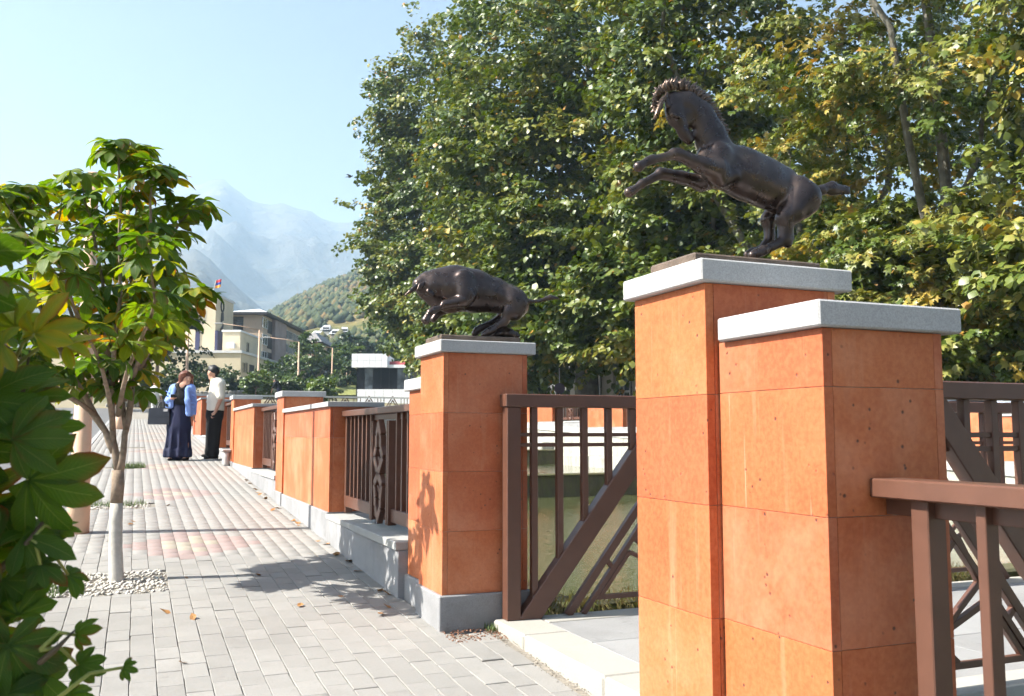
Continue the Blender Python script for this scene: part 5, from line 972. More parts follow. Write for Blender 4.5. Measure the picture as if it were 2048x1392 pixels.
for i, o in enumerate(stones):
    k, r_ = divmod(i, 3); c = pa + (pb_ - pa) * ((k + 0.5 * (r_ % 2)) / nst); o.location = (c[0], c[1], c[2] - 0.2 + 0.38 * r_); o.rotation_euler = (0, 0, math.atan2(pb_[1] - pa[1], pb_[0] - pa[0]))
def bush(name, label, c, r, seed, ncl=60, nlf=40, leaf=0.16, tone=0.45, trunk=None, cat="bush", grp=None, mat='bush_leaf', clr=0.4, base=None):
    rng = np.random.default_rng(seed); c = np.array(c); t = thing(name, label, cat, (c[0], c[1], base if base is not None else c[2] - r[2]), 0, grp); z0 = t.location[2]
    P, D, Nn, idx, cc = crown_points((0, 0, c[2] - z0), r, ncl, nlf, clr, rng, (0.45, 1.0), None, 1.0, 0.3)
    rr = np.clip(rng.normal(tone, 0.16, len(cc))[idx] + rng.normal(0, 0.12, len(idx)), 0, 1); leaves("foliage", P, D, Nn, leaf * rng.uniform(0.7, 1.3, len(P)), rr, M[mat], t, True)
    if trunk is None: trunk = 0.05
    m = MB(); H_ = c[2] - z0
    m.tube([(0, 0, -0.3), (0, 0, H_ * 0.5), (0.03, 0, H_)], [trunk, trunk * 0.8, trunk * 0.4], 8)
    for k in range(5): a = k * 1.26; m.tube([(0, 0, H_ * 0.5), (r[0] * 0.3 * math.cos(a), r[1] * 0.3 * math.sin(a), H_ * 0.8), (r[0] * 0.6 * math.cos(a), r[1] * 0.6 * math.sin(a), H_ * 1.05)], [trunk * 0.5, trunk * 0.35, 0.015], 6)
    m.build("stem", M['bark'], t, True); return t
BW = ["behind the walking man's shoulder", "behind the woman's head", "behind the man's head", "right of the man's head", "bright green one left of the dark figure", "right of the dark figure", "above the nearer orange pier", "pale one below the rightmost lamp post", "at the foot of the tan building"]
for k, (x, y, d, rx, rz, tn) in enumerate(((318, 768, 64, 1.3, 0.95, 0.40), (368, 756, 66, 1.6, 1.15, 0.42), (420, 752, 68, 1.6, 1.15, 0.38), (462, 764, 68, 1.3, 0.9, 0.36), (512, 768, 62, 1.0, 0.72, 0.85), (590, 768, 64, 1.5, 0.85, 0.5), (628, 775, 66, 1.0, 0.6, 0.45), (648, 776, 62, 0.8, 0.55, 0.75), (540, 750, 74, 1.6, 1.1, 0.4))):
    bush("bush", "rounded green bush " + BW[k], at(x, y, d), (rx, rx, rz), 40 + k, 80, 34, 0.17, tn, grp="bushes along the road bend")
TB = [("big dark evergreen tree left of the beige tower", 318, 640, 62, 2.6, 3.6, 0.10, 170, 0.2), ("dark tree crown behind the young chestnut", 240, 690, 56, 2.6, 2.4, 0.15, 120, 0.2), ("leafy green tree in front of the tan building", 605, 712, 88, 1.7, 1.9, 0.62, 80, 0.24), ("green tree beside the farther brown house", 636, 736, 96, 1.8, 1.4, 0.5, 60, 0.24), ("bright green tree left of the pavilion", 684, 722, 100, 1.9, 2.2, 0.62, 80, 0.26), ("dark spreading conifer above the pavilion", 715, 690, 125, 3.2, 2.2, 0.12, 110, 0.3), ("dark green tree beside the pavilion's left wall", 693, 745, 92, 1.5, 1.7, 0.3, 70, 0.24), ("green tree right above the pavilion roof", 775, 690, 130, 4.5, 2.6, 0.35, 120, 0.34), ("tall green tree behind the pavilion's right end", 830, 700, 110, 3.0, 3.0, 0.42, 110, 0.3)]
for k, (lab, x, y, d, rx, rz, tn, nc, lf) in enumerate(TB):
    c = at(x, y, d); bush("broadleaf_tree", lab, c, (rx, rx, rz), 60 + k, nc, 40, lf, tn, 0.14, "tree", "trees behind the street", 'bush_leaf', 0.55, base=gz(c[1]) - 0.2)
# grassy bank right of the last lamp post
c = at(690, 772, 90); t = MB(); t.add([tuple(at(668, 752, 98)), tuple(at(712, 768, 92)), tuple(at(712, 790, 84)), tuple(at(660, 790, 84)), tuple(at(655, 752, 98) + np.array([0, 3, 0.0]))], [(0, 1, 2, 3, 4)][0:1]); tag(t.build("grass_bank", simple("bank_grass", (0.16, 0.17, 0.05), 0.95, 0.35, 3, 0.4)), kind="structure")
# parked car at the road
def car(label, c, rz, col):
    t = thing("parked_car", label, "car", tuple(c), rz); pm = simple("car_paint_" + str(len(bpy.data.materials)), col, 0.25, 0.02, 1, 0, spec=0.6)
    m = MB(); m.poly([(-2.1, 0.28), (2.1, 0.28), (2.12, 0.62), (1.9, 0.82), (1.05, 0.92), (0.45, 1.36), (-1.0, 1.40), (-1.75, 0.98), (-2.08, 0.88)], -0.82, 0.82, 1); m.build("body", pm, t)
    for s_ in (-0.826, 0.806): MB().poly([(0.92, 0.94), (0.42, 1.29), (-0.95, 1.33), (-1.55, 0.98)], s_, s_ + 0.02, 1).build("side_window", M['black_glass'], t)
    MB().bar((1.06, 0, 0.95), (0.48, 0, 1.345), 0.012 * 100 * 0.012, 1.44, (0, 1, 0)).build("windscreen", M['black_glass'], t)
    for x in (-1.3, 1.3):
        for y in (-0.74, 0.74): w_ = MB(); w_.poly([(x + 0.31 * math.cos(a), 0.31 + 0.31 * math.sin(a)) for a in np.linspace(0, 2 * math.pi, 18, endpoint=False)], y - 0.1, y + 0.1, 1); wo = w_.build("wheel", M['dark'], t); r_ = MB(); r_.poly([(x + 0.18 * math.cos(a), 0.31 + 0.18 * math.sin(a)) for a in np.linspace(0, 2 * math.pi, 12, endpoint=False)], y - 0.11, y + 0.11, 1); r_.build("rim", M['cap'], wo)
    for y in (-0.6, 0.6): MB().box((2.06, y - 0.18, 0.62), (2.13, y + 0.18, 0.74), 0.02).build("headlight", M['frame'], t)
car("silver car parked beside the last lamp posts up the street", at(634, 752, 125), ROT + 1.0, (0.5, 0.5, 0.52)); c_ = onX(1990, 850, 17.6); car("pale blue car on the far bank seen through the bridge railings", (17.9, float(c_[1]) + 0.6, gz(c_[1]) + 0.10), math.pi / 2, (0.42, 0.5, 0.6))

# ================================================================ HILL AND MOUNTAINS
def vnoise(x, y, seed):
    r = np.random.default_rng(seed).random((257, 257)); xi = np.floor(x).astype(int); yi = np.floor(y).astype(int); fx = x - xi; fy = y - yi; fx = fx * fx * (3 - 2 * fx); fy = fy * fy * (3 - 2 * fy)
    g = lambda a, b: r[a % 257, b % 257]; return (g(xi, yi) * (1 - fx) + g(xi + 1, yi) * fx) * (1 - fy) + (g(xi, yi + 1) * (1 - fx) + g(xi + 1, yi + 1) * fx) * fy
def fbm(x, y, seed, oct=5, ridge=False):
    s = 0; a = 1; tot = 0
    for o in range(oct):
        n_ = vnoise(x * 2 ** o, y * 2 ** o, seed + o); n_ = 1 - np.abs(2 * n_ - 1) if ridge else n_; s = s + a * n_; tot += a; a *= 0.52
    return s / tot
def terrain(name, prof, dnear, dfar, z0, nx, nd, mat, seed, rough, exp, freq, back=0.15):
    "a slope climbing from dnear to a crest at dfar; prof gives the crest's bearing and height in the photograph"
    px = np.linspace(prof[0][0], prof[-1][0], nx); py = np.interp(px, [p[0] for p in prof], [p[1] for p in prof])
    T_ = np.concatenate([np.linspace(0, 1, nd), [1.05, 1.15]]); crest = np.array([at(a, b, dfar)[2] for a, b in zip(px, py)])
    dirs = np.array([(lambda r: r / (r @ FW))(ray(a, 868)) for a in px]); V = []
    for t_ in T_:
        d = dnear + (dfar - dnear) * t_; P = CAM[None] + dirs * d; f = min(t_, 1) ** exp * (1 if t_ <= 1 else 1 - (t_ - 1) * back * 10)
        n_ = fbm(P[:, 0] / freq + 50, P[:, 1] / freq + 50, seed, 6, True) - 0.55; amp = rough * (crest - z0) * (4 * t_ * (1 - t_) * 0.9 + 0.10 if t_ <= 1 else 0.1)
        V.append(np.column_stack([P[:, 0], P[:, 1], z0 + (crest - z0) * f + n_ * amp]))
    V = np.concatenate(V); n2 = len(T_); F_ = [(j * nx + i, j * nx + i + 1, (j + 1) * nx + i + 1, (j + 1) * nx + i) for j in range(n2 - 1) for i in range(nx - 1)]
    return tag(np_mesh(name, V, F_, mat, None, True), kind="structure"), V.reshape(n2, nx, 3)
def mat_slope(name, c1, c2, c3, s):
    m, t, b = nt(name); v = coords(t, rnd=False); a = noise(t, v, s, 8, 0.65); b2 = noise(t, v, s * 9, 5, 0.7); c = ramp(t, a, [(0.35, c1), (0.5, c2), (0.66, c3)]); c = mix(t, 0.45, c, ramp(t, b2, [(0.38, [q * 0.5 for q in c1]), (0.62, c3)]))
    t.links.new(c, b.inputs["Base Color"]); b.inputs["Roughness"].default_value = 1.0; b.inputs["Specular IOR Level"].default_value = 0.0; bump(t, b, b2, 0.8, 0.25 / s * 0.2); return m
M['mount'] = mat_slope("mountain_rock", (0.075, 0.08, 0.07), (0.095, 0.095, 0.085), (0.13, 0.125, 0.11), 0.004); M['hill'] = mat_slope("hill_slope", (0.05, 0.07, 0.022), (0.10, 0.115, 0.04), (0.22, 0.17, 0.085), 0.03)
MP = [(-900, 480), (-500, 430), (-250, 452), (-80, 405), (60, 418), (160, 396), (260, 402), (330, 386), (362, 374), (392, 368), (412, 360), (436, 361), (448, 374), (468, 386), (486, 401), (505, 407), (527, 413), (552, 409), (590, 420), (612, 424), (636, 440), (662, 448), (700, 446), (740, 440), (820, 452), (1000, 430), (1200, 470), (1500, 520), (1900, 600), (2400, 640), (2900, 640)]
terrain("mountain", MP, 900, 2300, 20, 320, 70, M['mount'], 3, 0.30, 1.15, 240)
terrain("foothill", [(-700, 610), (-200, 560), (100, 545), (250, 512), (330, 503), (380, 500), (410, 522), (450, 560), (500, 602), (560, 648), (640, 690), (760, 720), (900, 740)], 500, 1250, 18, 200, 50, M['mount'], 9, 0.28, 1.1, 160)
hill, HV = terrain("hill", [(440, 720), (500, 660), (524, 634), (560, 612), (600, 590), (650, 566), (700, 549), (760, 520), (850, 480), (1000, 440), (1300, 400), (1700, 420), (2200, 500), (2800, 560)], 170, 560, 12, 260, 70, M['hill'], 21, 0.10, 0.9, 70)
# woodland on the hill
rng = np.random.default_rng(5); nt_ = 10000; j = (rng.random(nt_) * 69).astype(int); i = (rng.random(nt_) ** 1.3 * 150).astype(int); fr = rng.random((nt_, 2)); Pt = HV[j, i] * (1 - fr[:, :1]) + HV[j, i + 1] * fr[:, :1]; Pt = Pt * (1 - fr[:, 1:]) + HV[j + 1, i] * fr[:, 1:]
dens = fbm(Pt[:, 0] / 45 + 9, Pt[:, 1] / 45 + 9, 77, 4); Pt = Pt[dens > 0.28]; n_ = len(Pt)
ico = np.array([(0, 0, 1.35), (0.9, 0, 0.45), (0.28, 0.85, 0.5), (-0.72, 0.52, 0.4), (-0.72, -0.52, 0.5), (0.28, -0.85, 0.4), (0, 0, -0.5)]); icf = np.array([(0, 1, 2), (0, 2, 3), (0, 3, 4), (0, 4, 5), (0, 5, 1), (6, 2, 1), (6, 3, 2), (6, 4, 3), (6, 5, 4), (6, 1, 5)])
sz = rng.uniform(0.9, 2.1, n_); Vt = Pt[:, None] + ico[None] * sz[:, None, None] * rng.uniform(0.75, 1.25, (n_, 7, 3)); Ft = (icf[None] + (np.arange(n_) * 7)[:, None, None]).reshape(-1, 3)
M['wood'] = mat_leaf("hill_wood", G((0, (0.028, 0.045, 0.016)), (0.5, (0.055, 0.075, 0.026)), (0.8, (0.10, 0.10, 0.035)), (1, (0.17, 0.11, 0.04))), True, 0.1, 0.9)
tag(np_mesh("hill_woodland", Vt.reshape(-1, 3), Ft, M['wood'], None, True, rng.random(n_).repeat(7)), "woodland covering the green hill", "woodland", kind="stuff")
for k, (x, y, d, w_, h_) in enumerate(((642, 664, 190, 4.5, 2.6), (660, 672, 185, 5.0, 2.4), (678, 668, 180, 4.0, 2.4), (622, 676, 175, 5.0, 2.6), (795, 690, 150, 6, 3.2), (812, 698, 140, 5, 3.0))):
    col_ = int(np.argmin(np.abs([(lambda v: 1024 + FPX * (v @ RT) / (v @ FT))(HV[0, q] - CAM) - x for q in range(HV.shape[1])])))
    dd = [float((HV[q, col_] - CAM) @ FW) for q in range(70)]; yy = [(lambda v: 696 - FPX * (v @ UP) / (v @ FT))(HV[q, col_] - CAM) for q in range(70)]
    d = float(np.interp(-(y + 8), [-v for v in np.minimum.accumulate(yy)], dd)); w_ *= 0.42; h_ *= 0.5
    t = thing("hillside_house", "tiny pale house on the hillside, " + ["second from the left", "third from the left", "fourth from the left", "leftmost", "above the pavilion's canopy", "rightmost above the pavilion"][k], "house", tuple(at(x, y + 6, d)), ROT, "houses on the hillside")
    MB().box((0, 0, -3), (w_, 5, h_)).build("wall", M['tan' if k % 2 else 'cream'], t); m = MB(); m.add([(-0.3, -0.3, h_), (w_ + 0.3, -0.3, h_), (w_ + 0.3, 5.3, h_), (-0.3, 5.3, h_), (0.2, 2.5, h_ + 1.4), (w_ - 0.2, 2.5, h_ + 1.4)], [(0, 1, 5, 4), (1, 2, 5), (2, 3, 4, 5), (3, 0, 4)]); m.build("roof", M['metal_roof'], t)
    for q in (0.2, 0.6): MB().box((w_ * q, -0.05, 0.8), (w_ * q + 0.9, -0.003, 1.9)).build("window", M['dark'], t)
# ---- bird
bd = thing("bird", "small dark bird gliding in front of the pale mountain sky", "bird", tuple(at(700, 353, 45)), ROT)
sdf_mesh("body", [seg((-0.16, 0, -0.02), (0.10, 0, 0.02), 0.022, 0.030, 0.02), ball((0.13, 0, 0.035), 0.022, 0.015), seg((-0.16, 0, -0.02), (-0.26, 0, -0.04), 0.018, 0.006, 0.01, (1, 1.6, 0.6))], 0.008, M['dark'], bd)
for s_ in (1, -1): MB().poly([(0.08, 0.0), (-0.05, 0.0), (-0.14, s_ * 0.28), (-0.06, s_ * 0.33), (0.06, s_ * 0.16)][::s_], 0.02, 0.032).build("wing", M['dark'], bd)

# ================================================================ HAZE
hz_ = MB().box((-2700, -600, -12), (2700, 2900, 640)); hb = hz_.build("haze", None); tag(hb, kind="stuff")
hm = bpy.data.materials.new("haze_air"); hm.use_nodes = True; ht = hm.node_tree; ht.nodes.remove(ht.nodes["Principled BSDF"])
pv = ht.nodes.new("ShaderNodeVolumePrincipled"); pv.inputs["Color"].default_value = (0.56, 0.77, 1.0, 1); pv.inputs["Density"].default_value = 0.00040; pv.inputs["Anisotropy"].default_value = 0.2
ht.links.new(pv.outputs[0], ht.nodes["Material Output"].inputs["Volume"]); hb.data.materials.append(hm); cy.volume_step_rate = 10
# ================================================================ PEOPLE
M['skin'] = simple("skin", (0.52, 0.29, 0.20), 0.55, 0.06, 8, 0); M['hair_red'] = simple("auburn_hair", (0.12, 0.036, 0.018), 0.45, 0.3, 30, 0.4, 0.004); M['hair_black'] = simple("black_hair", (0.012, 0.011, 0.011), 0.5, 0.2, 30, 0.3, 0.004)
M['jacket'] = simple("pale_blue_jacket", (0.20, 0.32, 0.68), 0.8, 0.10, 7, 0.3, 0.01); M['black_cloth'] = simple("black_cloth", (0.006, 0.006, 0.007), 0.9, 0.2, 6, 0.3, 0.01); M['navy_cloth'] = simple("navy_cloth", (0.008, 0.011, 0.040), 0.85, 0.2, 5, 0.3, 0.01)
M['cream_cloth'] = simple("cream_cloth", (0.66, 0.61, 0.52), 0.85, 0.06, 6, 0.4, 0.012); M['bag'] = simple("dark_leather", (0.022, 0.026, 0.038), 0.45, 0.15, 10, 0.3, 0.004); M['white_cloth'] = simple("white_cloth", (0.62, 0.62, 0.60), 0.85, 0.05, 6, 0.3, 0.01); M['sole'] = simple("pale_sole", (0.6, 0.6, 0.58), 0.7, 0.05, 6, 0)
def hand(c, d, side, r=0.010):
    "palm and five bent fingers around c, pointing along d"
    c = np.array(c, float); d = nrm(np.array(d, float)); sd = nrm(np.array(side, float)); nn = np.cross(d, sd); q = [seg(c, c + d * 0.06, 0.024, 0.026, 0.012, (1, 1, 1))]
    for k, (o, L) in enumerate(((-0.024, 0.055), (-0.008, 0.064), (0.008, 0.060), (0.024, 0.048))):
        a = c + d * 0.075 + sd * o; b = a + d * L * 0.5 + nn * 0.012; q += [seg(a, b, r, r * 0.95, 0.006), seg(b, b + d * L * 0.25 + nn * 0.022, r * 0.95, r * 0.8, 0.005)]
    q += [seg(c + d * 0.02 - sd * 0.026, c + d * 0.055 - sd * 0.045 + nn * 0.012, r * 1.15, r, 0.008)]; return q
def head(c, fdir, s=1.0):
    "skull, jaw, nose, ears; fdir = where the face looks (x, y)"
    c = np.array(c, float); f = nrm(np.array([fdir[0], fdir[1], 0.0])); l = np.array([-f[1], f[0], 0.0]); u = np.array([0, 0, 1.0])
    q = [ball(c + u * 0.025 * s - f * 0.012, 0.092 * s, 0.02), seg(c + f * 0.03 * s - u * 0.01 * s, c + f * 0.045 * s - u * 0.085 * s, 0.066 * s, 0.036 * s, 0.03), seg(c + f * 0.088 * s + u * 0.01, c + f * 0.104 * s - u * 0.022 * s, 0.010 * s, 0.015 * s, 0.010), seg(c + f * 0.078 * s - u * 0.055 * s + l * 0.016, c + f * 0.078 * s - u * 0.055 * s - l * 0.016, 0.012 * s, 0.012 * s, 0.008)]
    for sg in (1, -1): q += [seg(c + l * sg * 0.088 * s + u * 0.012, c + l * sg * 0.092 * s - u * 0.025, 0.016, 0.011, 0.006), dict(ball(c + f * 0.092 * s + l * sg * 0.034 * s + u * 0.012 * s, 0.014, 0.008), op='sub')]
    q += [seg(c - u * 0.06 - f * 0.01, c - u * 0.17 - f * 0.02, 0.050 * s, 0.056 * s, 0.03)]; return q
def eyes(par, c, fdir, s=1.0):
    c = np.array(c, float); f = nrm(np.array([fdir[0], fdir[1], 0.0])); l = np.array([-f[1], f[0], 0.0])
    for sg in (1, -1): p = c + f * 0.083 * s + l * sg * 0.034 * s + np.array([0, 0, 0.012 * s]); MB().lathe(tuple(p), [(0.002, -0.009), (0.010, -0.004), (0.011, 0.002), (0.003, 0.009)], 8).build("eye", M['dark'], par, True)
Zm = 0.00176
# ---- woman
wo = at(352, 926, 17.3); wo[2] = gz(wo[1]) + 0.0; wm = thing("person", "woman in open pale blue jacket and long navy skirt holding a phone", "person", tuple(wo), ROT)
def W(x, y, d=0.0): return np.array([(x - 492) * Zm, d, (1216 - y) * Zm])
hc = W(572, 345); fd = (0.72, -0.70)
arms = [seg(W(425, 455), W(368, 580, 0.02), 0.048, 0.040, 0.03), seg(W(368, 580, 0.02), W(455, 560, -0.16), 0.038, 0.028, 0.02)] + hand(W(462, 556, -0.17), (0.8, -0.2, 0.25), (0.1, -0.3, 0.9)) + [seg(W(638, 455), W(664, 600, 0.02), 0.048, 0.038, 0.03), seg(W(664, 600, 0.02), W(672, 735, -0.02), 0.036, 0.026, 0.02)] + hand(W(672, 742, -0.02), (0.02, -0.05, -1), (0, 1, 0))
legs = [seg(W(480, 720), W(455, 1160), 0.09, 0.045, 0.03), seg(W(570, 720), W(595, 1160), 0.09, 0.045, 0.03), seg(W(452, 1190, 0.02), W(448, 1200, -0.12), 0.04, 0.034, 0.02), seg(W(596, 1190, 0.02), W(602, 1200, -0.12), 0.04, 0.034, 0.02)]
sdf_mesh("body", head(hc, fd, 1.02) + [seg(W(535, 430), W(535, 560), 0.12, 0.115, 0.05, (1.15, 0.75, 1)), seg(W(535, 560), W(525, 720), 0.12, 0.15, 0.05, (1.1, 0.8, 1)), seg(W(440, 455), W(628, 455), 0.055, 0.055, 0.04)] + arms + legs, 0.0125, M['skin'], wm)
hr = [ball(hc + np.array([-0.025, 0.02, 0.045]), 0.118, 0.03), seg(hc + np.array([-0.065, -0.005, 0.05]), hc + np.array([-0.09, -0.02, -0.13]), 0.068, 0.055, 0.03), seg(hc + np.array([-0.02, 0.075, 0.03]), hc + np.array([-0.03, 0.085, -0.13]), 0.075, 0.055, 0.03), seg(hc + np.array([0.06, 0.06, 0.04]), hc + np.array([0.08, 0.045, -0.12]), 0.055, 0.04, 0.03), seg(hc + np.array([-0.05, -0.06, 0.085]), hc + np.array([0.03, -0.055, 0.105]), 0.034, 0.03, 0.02)]
sdf_mesh("hair", hr, 0.010, M['hair_red'], wm); eyes(wm, hc, fd)
sdf_mesh("top", [seg(W(530, 450, -0.01), W(530, 560, -0.02), 0.135, 0.135, 0.05, (1.1, 0.8, 1)), seg(W(530, 560, -0.02), W(520, 690), 0.138, 0.165, 0.05, (1.1, 0.85, 1)), seg(W(460, 448), W(612, 448), 0.06, 0.06, 0.04), dict(ball(W(545, 412, -0.12), 0.062, 0.02), op='sub')], 0.012, M['black_cloth'], wm)
sk = [seg(W(520, 660), W(510, 860), 0.165, 0.20, 0.04, (1.1, 0.9, 1)), seg(W(510, 860), W(503, 1120), 0.195, 0.175, 0.04, (1.1, 0.85, 1)), seg(W(503, 1100), W(503, 1178), 0.215, 0.205, 0.03, (1.12, 0.85, 0.12))]
for k in range(9): a = k * 0.70 + 0.2; sk.append(seg(np.array([W(515, 760)[0] + 0.17 * math.cos(a), 0.15 * math.sin(a), W(515, 760)[2]]), np.array([W(503, 1165)[0] + 0.235 * math.cos(a), 0.185 * math.sin(a), W(503, 1165)[2]]), 0.018, 0.030, 0.025))
sdf_mesh("skirt", sk, 0.017, M['navy_cloth'], wm)
jk = [seg(W(432, 458), W(376, 580, 0.02), 0.066, 0.056, 0.02), seg(W(376, 580, 0.02), W(430, 572, -0.13), 0.054, 0.044, 0.015), seg(W(634, 458), W(660, 600, 0.02), 0.066, 0.056, 0.02), seg(W(660, 600, 0.02), W(668, 715, -0.01), 0.054, 0.046, 0.015), seg(W(440, 448), W(628, 448), 0.066, 0.066, 0.04), seg(W(455, 460, 0.02), W(440, 660, 0.03), 0.105, 0.11, 0.04, (0.8, 0.9, 1)), seg(W(620, 460, 0.02), W(632, 700, 0.02), 0.105, 0.09, 0.04, (0.7, 0.9, 1)), seg(W(535, 460, 0.10), W(535, 690, 0.12), 0.11, 0.12, 0.05, (1.3, 0.5, 1)), seg(W(478, 425, -0.03), W(455, 450, -0.09), 0.030, 0.022, 0.015), seg(W(590, 425, -0.03), W(612, 450, -0.09), 0.030, 0.022, 0.015),
      dict(seg(W(533, 440, -0.16), W(536, 720, -0.20), 0.066, 0.085, 0.02, (0.92, 1, 1)), op='sub')]
jk += [seg(W(468, 462, -0.10), W(448, 560, -0.14), 0.042, 0.048, 0.02, (1, 0.55, 1)), seg(W(448, 560, -0.14), W(446, 640, -0.13), 0.048, 0.046, 0.02, (1, 0.55, 1)), seg(W(604, 462, -0.10), W(622, 580, -0.14), 0.042, 0.052, 0.02, (1, 0.55, 1)), seg(W(622, 580, -0.14), W(634, 720, -0.13), 0.052, 0.056, 0.02, (1, 0.55, 1))]
for k in range(5): y_ = 480 + 42 * k; jk.append(seg(W(642, y_, -0.065), W(690, y_ + 22, -0.05), 0.010, 0.008, 0.014)); jk.append(seg(W(372, y_, -0.06), W(420, y_ + 18, -0.07), 0.010, 0.008, 0.014))
sdf_mesh("jacket", jk, 0.011, M['jacket'], wm)
for x in (450, 600): sdf_mesh("shoe", [seg(W(x, 1196, 0.03), W(x - 2 if x < 500 else x + 4, 1204, -0.14), 0.046, 0.036, 0.03, (1, 1, 0.75))], 0.012, M['black_cloth'], wm)
def at_local(o, p): return np.array(o) + RT * p[0] + FW * p[1] + ZZ * p[2]
ph = thing("phone", "dark phone held at chest height by the woman", "phone", tuple(at_local(wo, W(488, 536, -0.235))), ROT); MB().box((-0.05, -0.008, -0.03), (0.075, 0.006, 0.035), 0.006).build("case", M['bag'], ph); MB().box((-0.044, -0.0095, -0.024), (0.069, -0.0085, 0.029)).build("screen", M['black_glass'], ph)
bo = at_local(wo, W(326, 836, -0.10)); bg_ = thing("handbag", "large dark leather handbag hanging from the woman's forearm", "handbag", tuple(bo), ROT)
MB().poly([(-0.195, 0), (0.195, 0), (0.205, 0.04), (0.19, 0.29), (0.165, 0.31), (-0.165, 0.31), (-0.185, 0.29), (-0.20, 0.04)], -0.075, 0.075, 1).build("bag_body", M['bag'], bg_)
for s_ in (-0.055, 0.055): MB().tube([(-0.06, s_, 0.30), (-0.035, s_, 0.40), (0.03, s_ * 0.6, 0.455), (0.085, s_, 0.40), (0.10, s_, 0.30)], 0.009, 7).build("handle", M['bag'], bg_, True)
MB().box((0.09, -0.082, 0.24), (0.17, -0.0755, 0.29), 0.003).build("metal_tag", M['cap'], bg_); MB().box((-0.18, -0.079, 0.15), (0.18, -0.0755, 0.165)).build("seam_strap", M['bag'], bg_)
# ---- man
mo = at(425, 921, 17.6); mo[2] = gz(mo[1]); mn = thing("person", "man in cream T-shirt and wide black trousers turned toward the woman", "person", tuple(mo), ROT)
def Q(x, y, d=0.0): return np.array([(x - 890) * Zm, d, (1208 - y) * Zm])
hc = Q(866, 268); fd = (-0.90, 0.30)
arm = [seg(Q(962, 400, -0.10), Q(985, 545, -0.14), 0.052, 0.044, 0.03), seg(Q(985, 545, -0.14), Q(938, 685, -0.17), 0.042, 0.030, 0.02)] + hand(Q(935, 692, -0.17), (-0.35, 0.0, -0.9), (0.9, 0, -0.3), 0.012) + [seg(Q(925, 715, -0.175), Q(912, 728, -0.175), 0.034, 0.03, 0.015)]
arm2 = [seg(Q(890, 400, 0.17), Q(880, 550, 0.20), 0.052, 0.044, 0.03), seg(Q(880, 550, 0.20), Q(850, 690, 0.17), 0.040, 0.030, 0.02)] + hand(Q(848, 695, 0.17), (-0.2, 0, -1), (0, 1, 0))
sdf_mesh("body", head(hc, fd, 1.06) + [seg(Q(915, 400), Q(900, 600), 0.13, 0.13, 0.05, (0.95, 1.1, 1)), seg(Q(900, 600), Q(895, 690), 0.13, 0.14, 0.05), seg(Q(945, 395, -0.10), Q(900, 395, 0.16), 0.06, 0.06, 0.04), seg(Q(930, 720, -0.08), Q(900, 1160, -0.06), 0.09, 0.045, 0.04), seg(Q(860, 720, 0.09), Q(840, 1140, 0.10), 0.09, 0.045, 0.04), seg(Q(905, 1185, -0.06), Q(850, 1195, -0.06), 0.04, 0.03, 0.02), seg(Q(840, 1165, 0.10), Q(790, 1172, 0.10), 0.04, 0.03, 0.02)] + arm + arm2, 0.0125, M['skin'], mn)
sdf_mesh("hair", [ball(hc + np.array([0.022, -0.005, 0.05]), 0.103, 0.03), seg(hc + np.array([0.06, -0.01, 0.03]), hc + np.array([0.055, -0.01, -0.035]), 0.058, 0.04, 0.03), seg(hc + np.array([-0.045, 0.0, 0.105]), hc + np.array([0.02, 0, 0.12]), 0.05, 0.04, 0.03)], 0.010, M['hair_black'], mn); eyes(mn, hc, fd, 1.06)
ts = [seg(Q(925, 395), Q(905, 560), 0.148, 0.150, 0.05, (0.98, 1.12, 1)), seg(Q(905, 560), Q(905, 655), 0.155, 0.162, 0.04, (1, 1.1, 1)), seg(Q(952, 388, -0.11), Q(900, 388, 0.17), 0.075, 0.075, 0.04), seg(Q(962, 395, -0.11), Q(982, 525, -0.14), 0.082, 0.072, 0.03), seg(Q(892, 395, 0.17), Q(882, 510, 0.20), 0.080, 0.070, 0.03), seg(Q(895, 352), Q(900, 360), 0.062, 0.066, 0.02), seg(Q(850, 600, -0.10), Q(960, 640, -0.12), 0.014, 0.010, 0.02), seg(Q(850, 540, -0.11), Q(930, 590, -0.14), 0.012, 0.010, 0.02)]
sdf_mesh("t_shirt", ts, 0.012, M['cream_cloth'], mn)
tr = [seg(Q(905, 650), Q(898, 730), 0.160, 0.165, 0.04, (1, 1.05, 1)), seg(Q(925, 740, -0.08), Q(905, 1120, -0.07), 0.125, 0.105, 0.04), seg(Q(865, 740, 0.09), Q(850, 1110, 0.10), 0.125, 0.105, 0.04), seg(Q(905, 1120, -0.07), Q(902, 1158, -0.07), 0.115, 0.11, 0.02, (1, 1, 0.5)), seg(Q(850, 1110, 0.10), Q(848, 1140, 0.10), 0.115, 0.11, 0.02, (1, 1, 0.5)), seg(Q(880, 760, -0.18), Q(870, 1080, -0.165), 0.014, 0.018, 0.02)]
sdf_mesh("trousers", tr, 0.015, M['black_cloth'], mn)
for (x, y, d) in ((905, 1178, -0.07), (843, 1160, 0.10)):
    sdf_mesh("shoe", [seg(Q(x + 35, y, d), Q(x - 78, y + 10, d), 0.046, 0.036, 0.03), seg(Q(x + 30, y - 25, d), Q(x, y - 15, d), 0.044, 0.04, 0.02)], 0.012, M['black_cloth'], mn); MB().tube([Q(x + 50, y + 24, d), Q(x - 20, y + 25, d), Q(x - 98, y + 24, d)], [0.030, 0.040, 0.028], 10).build("sole", M['sole'], mn, True); mn.children[-1].name
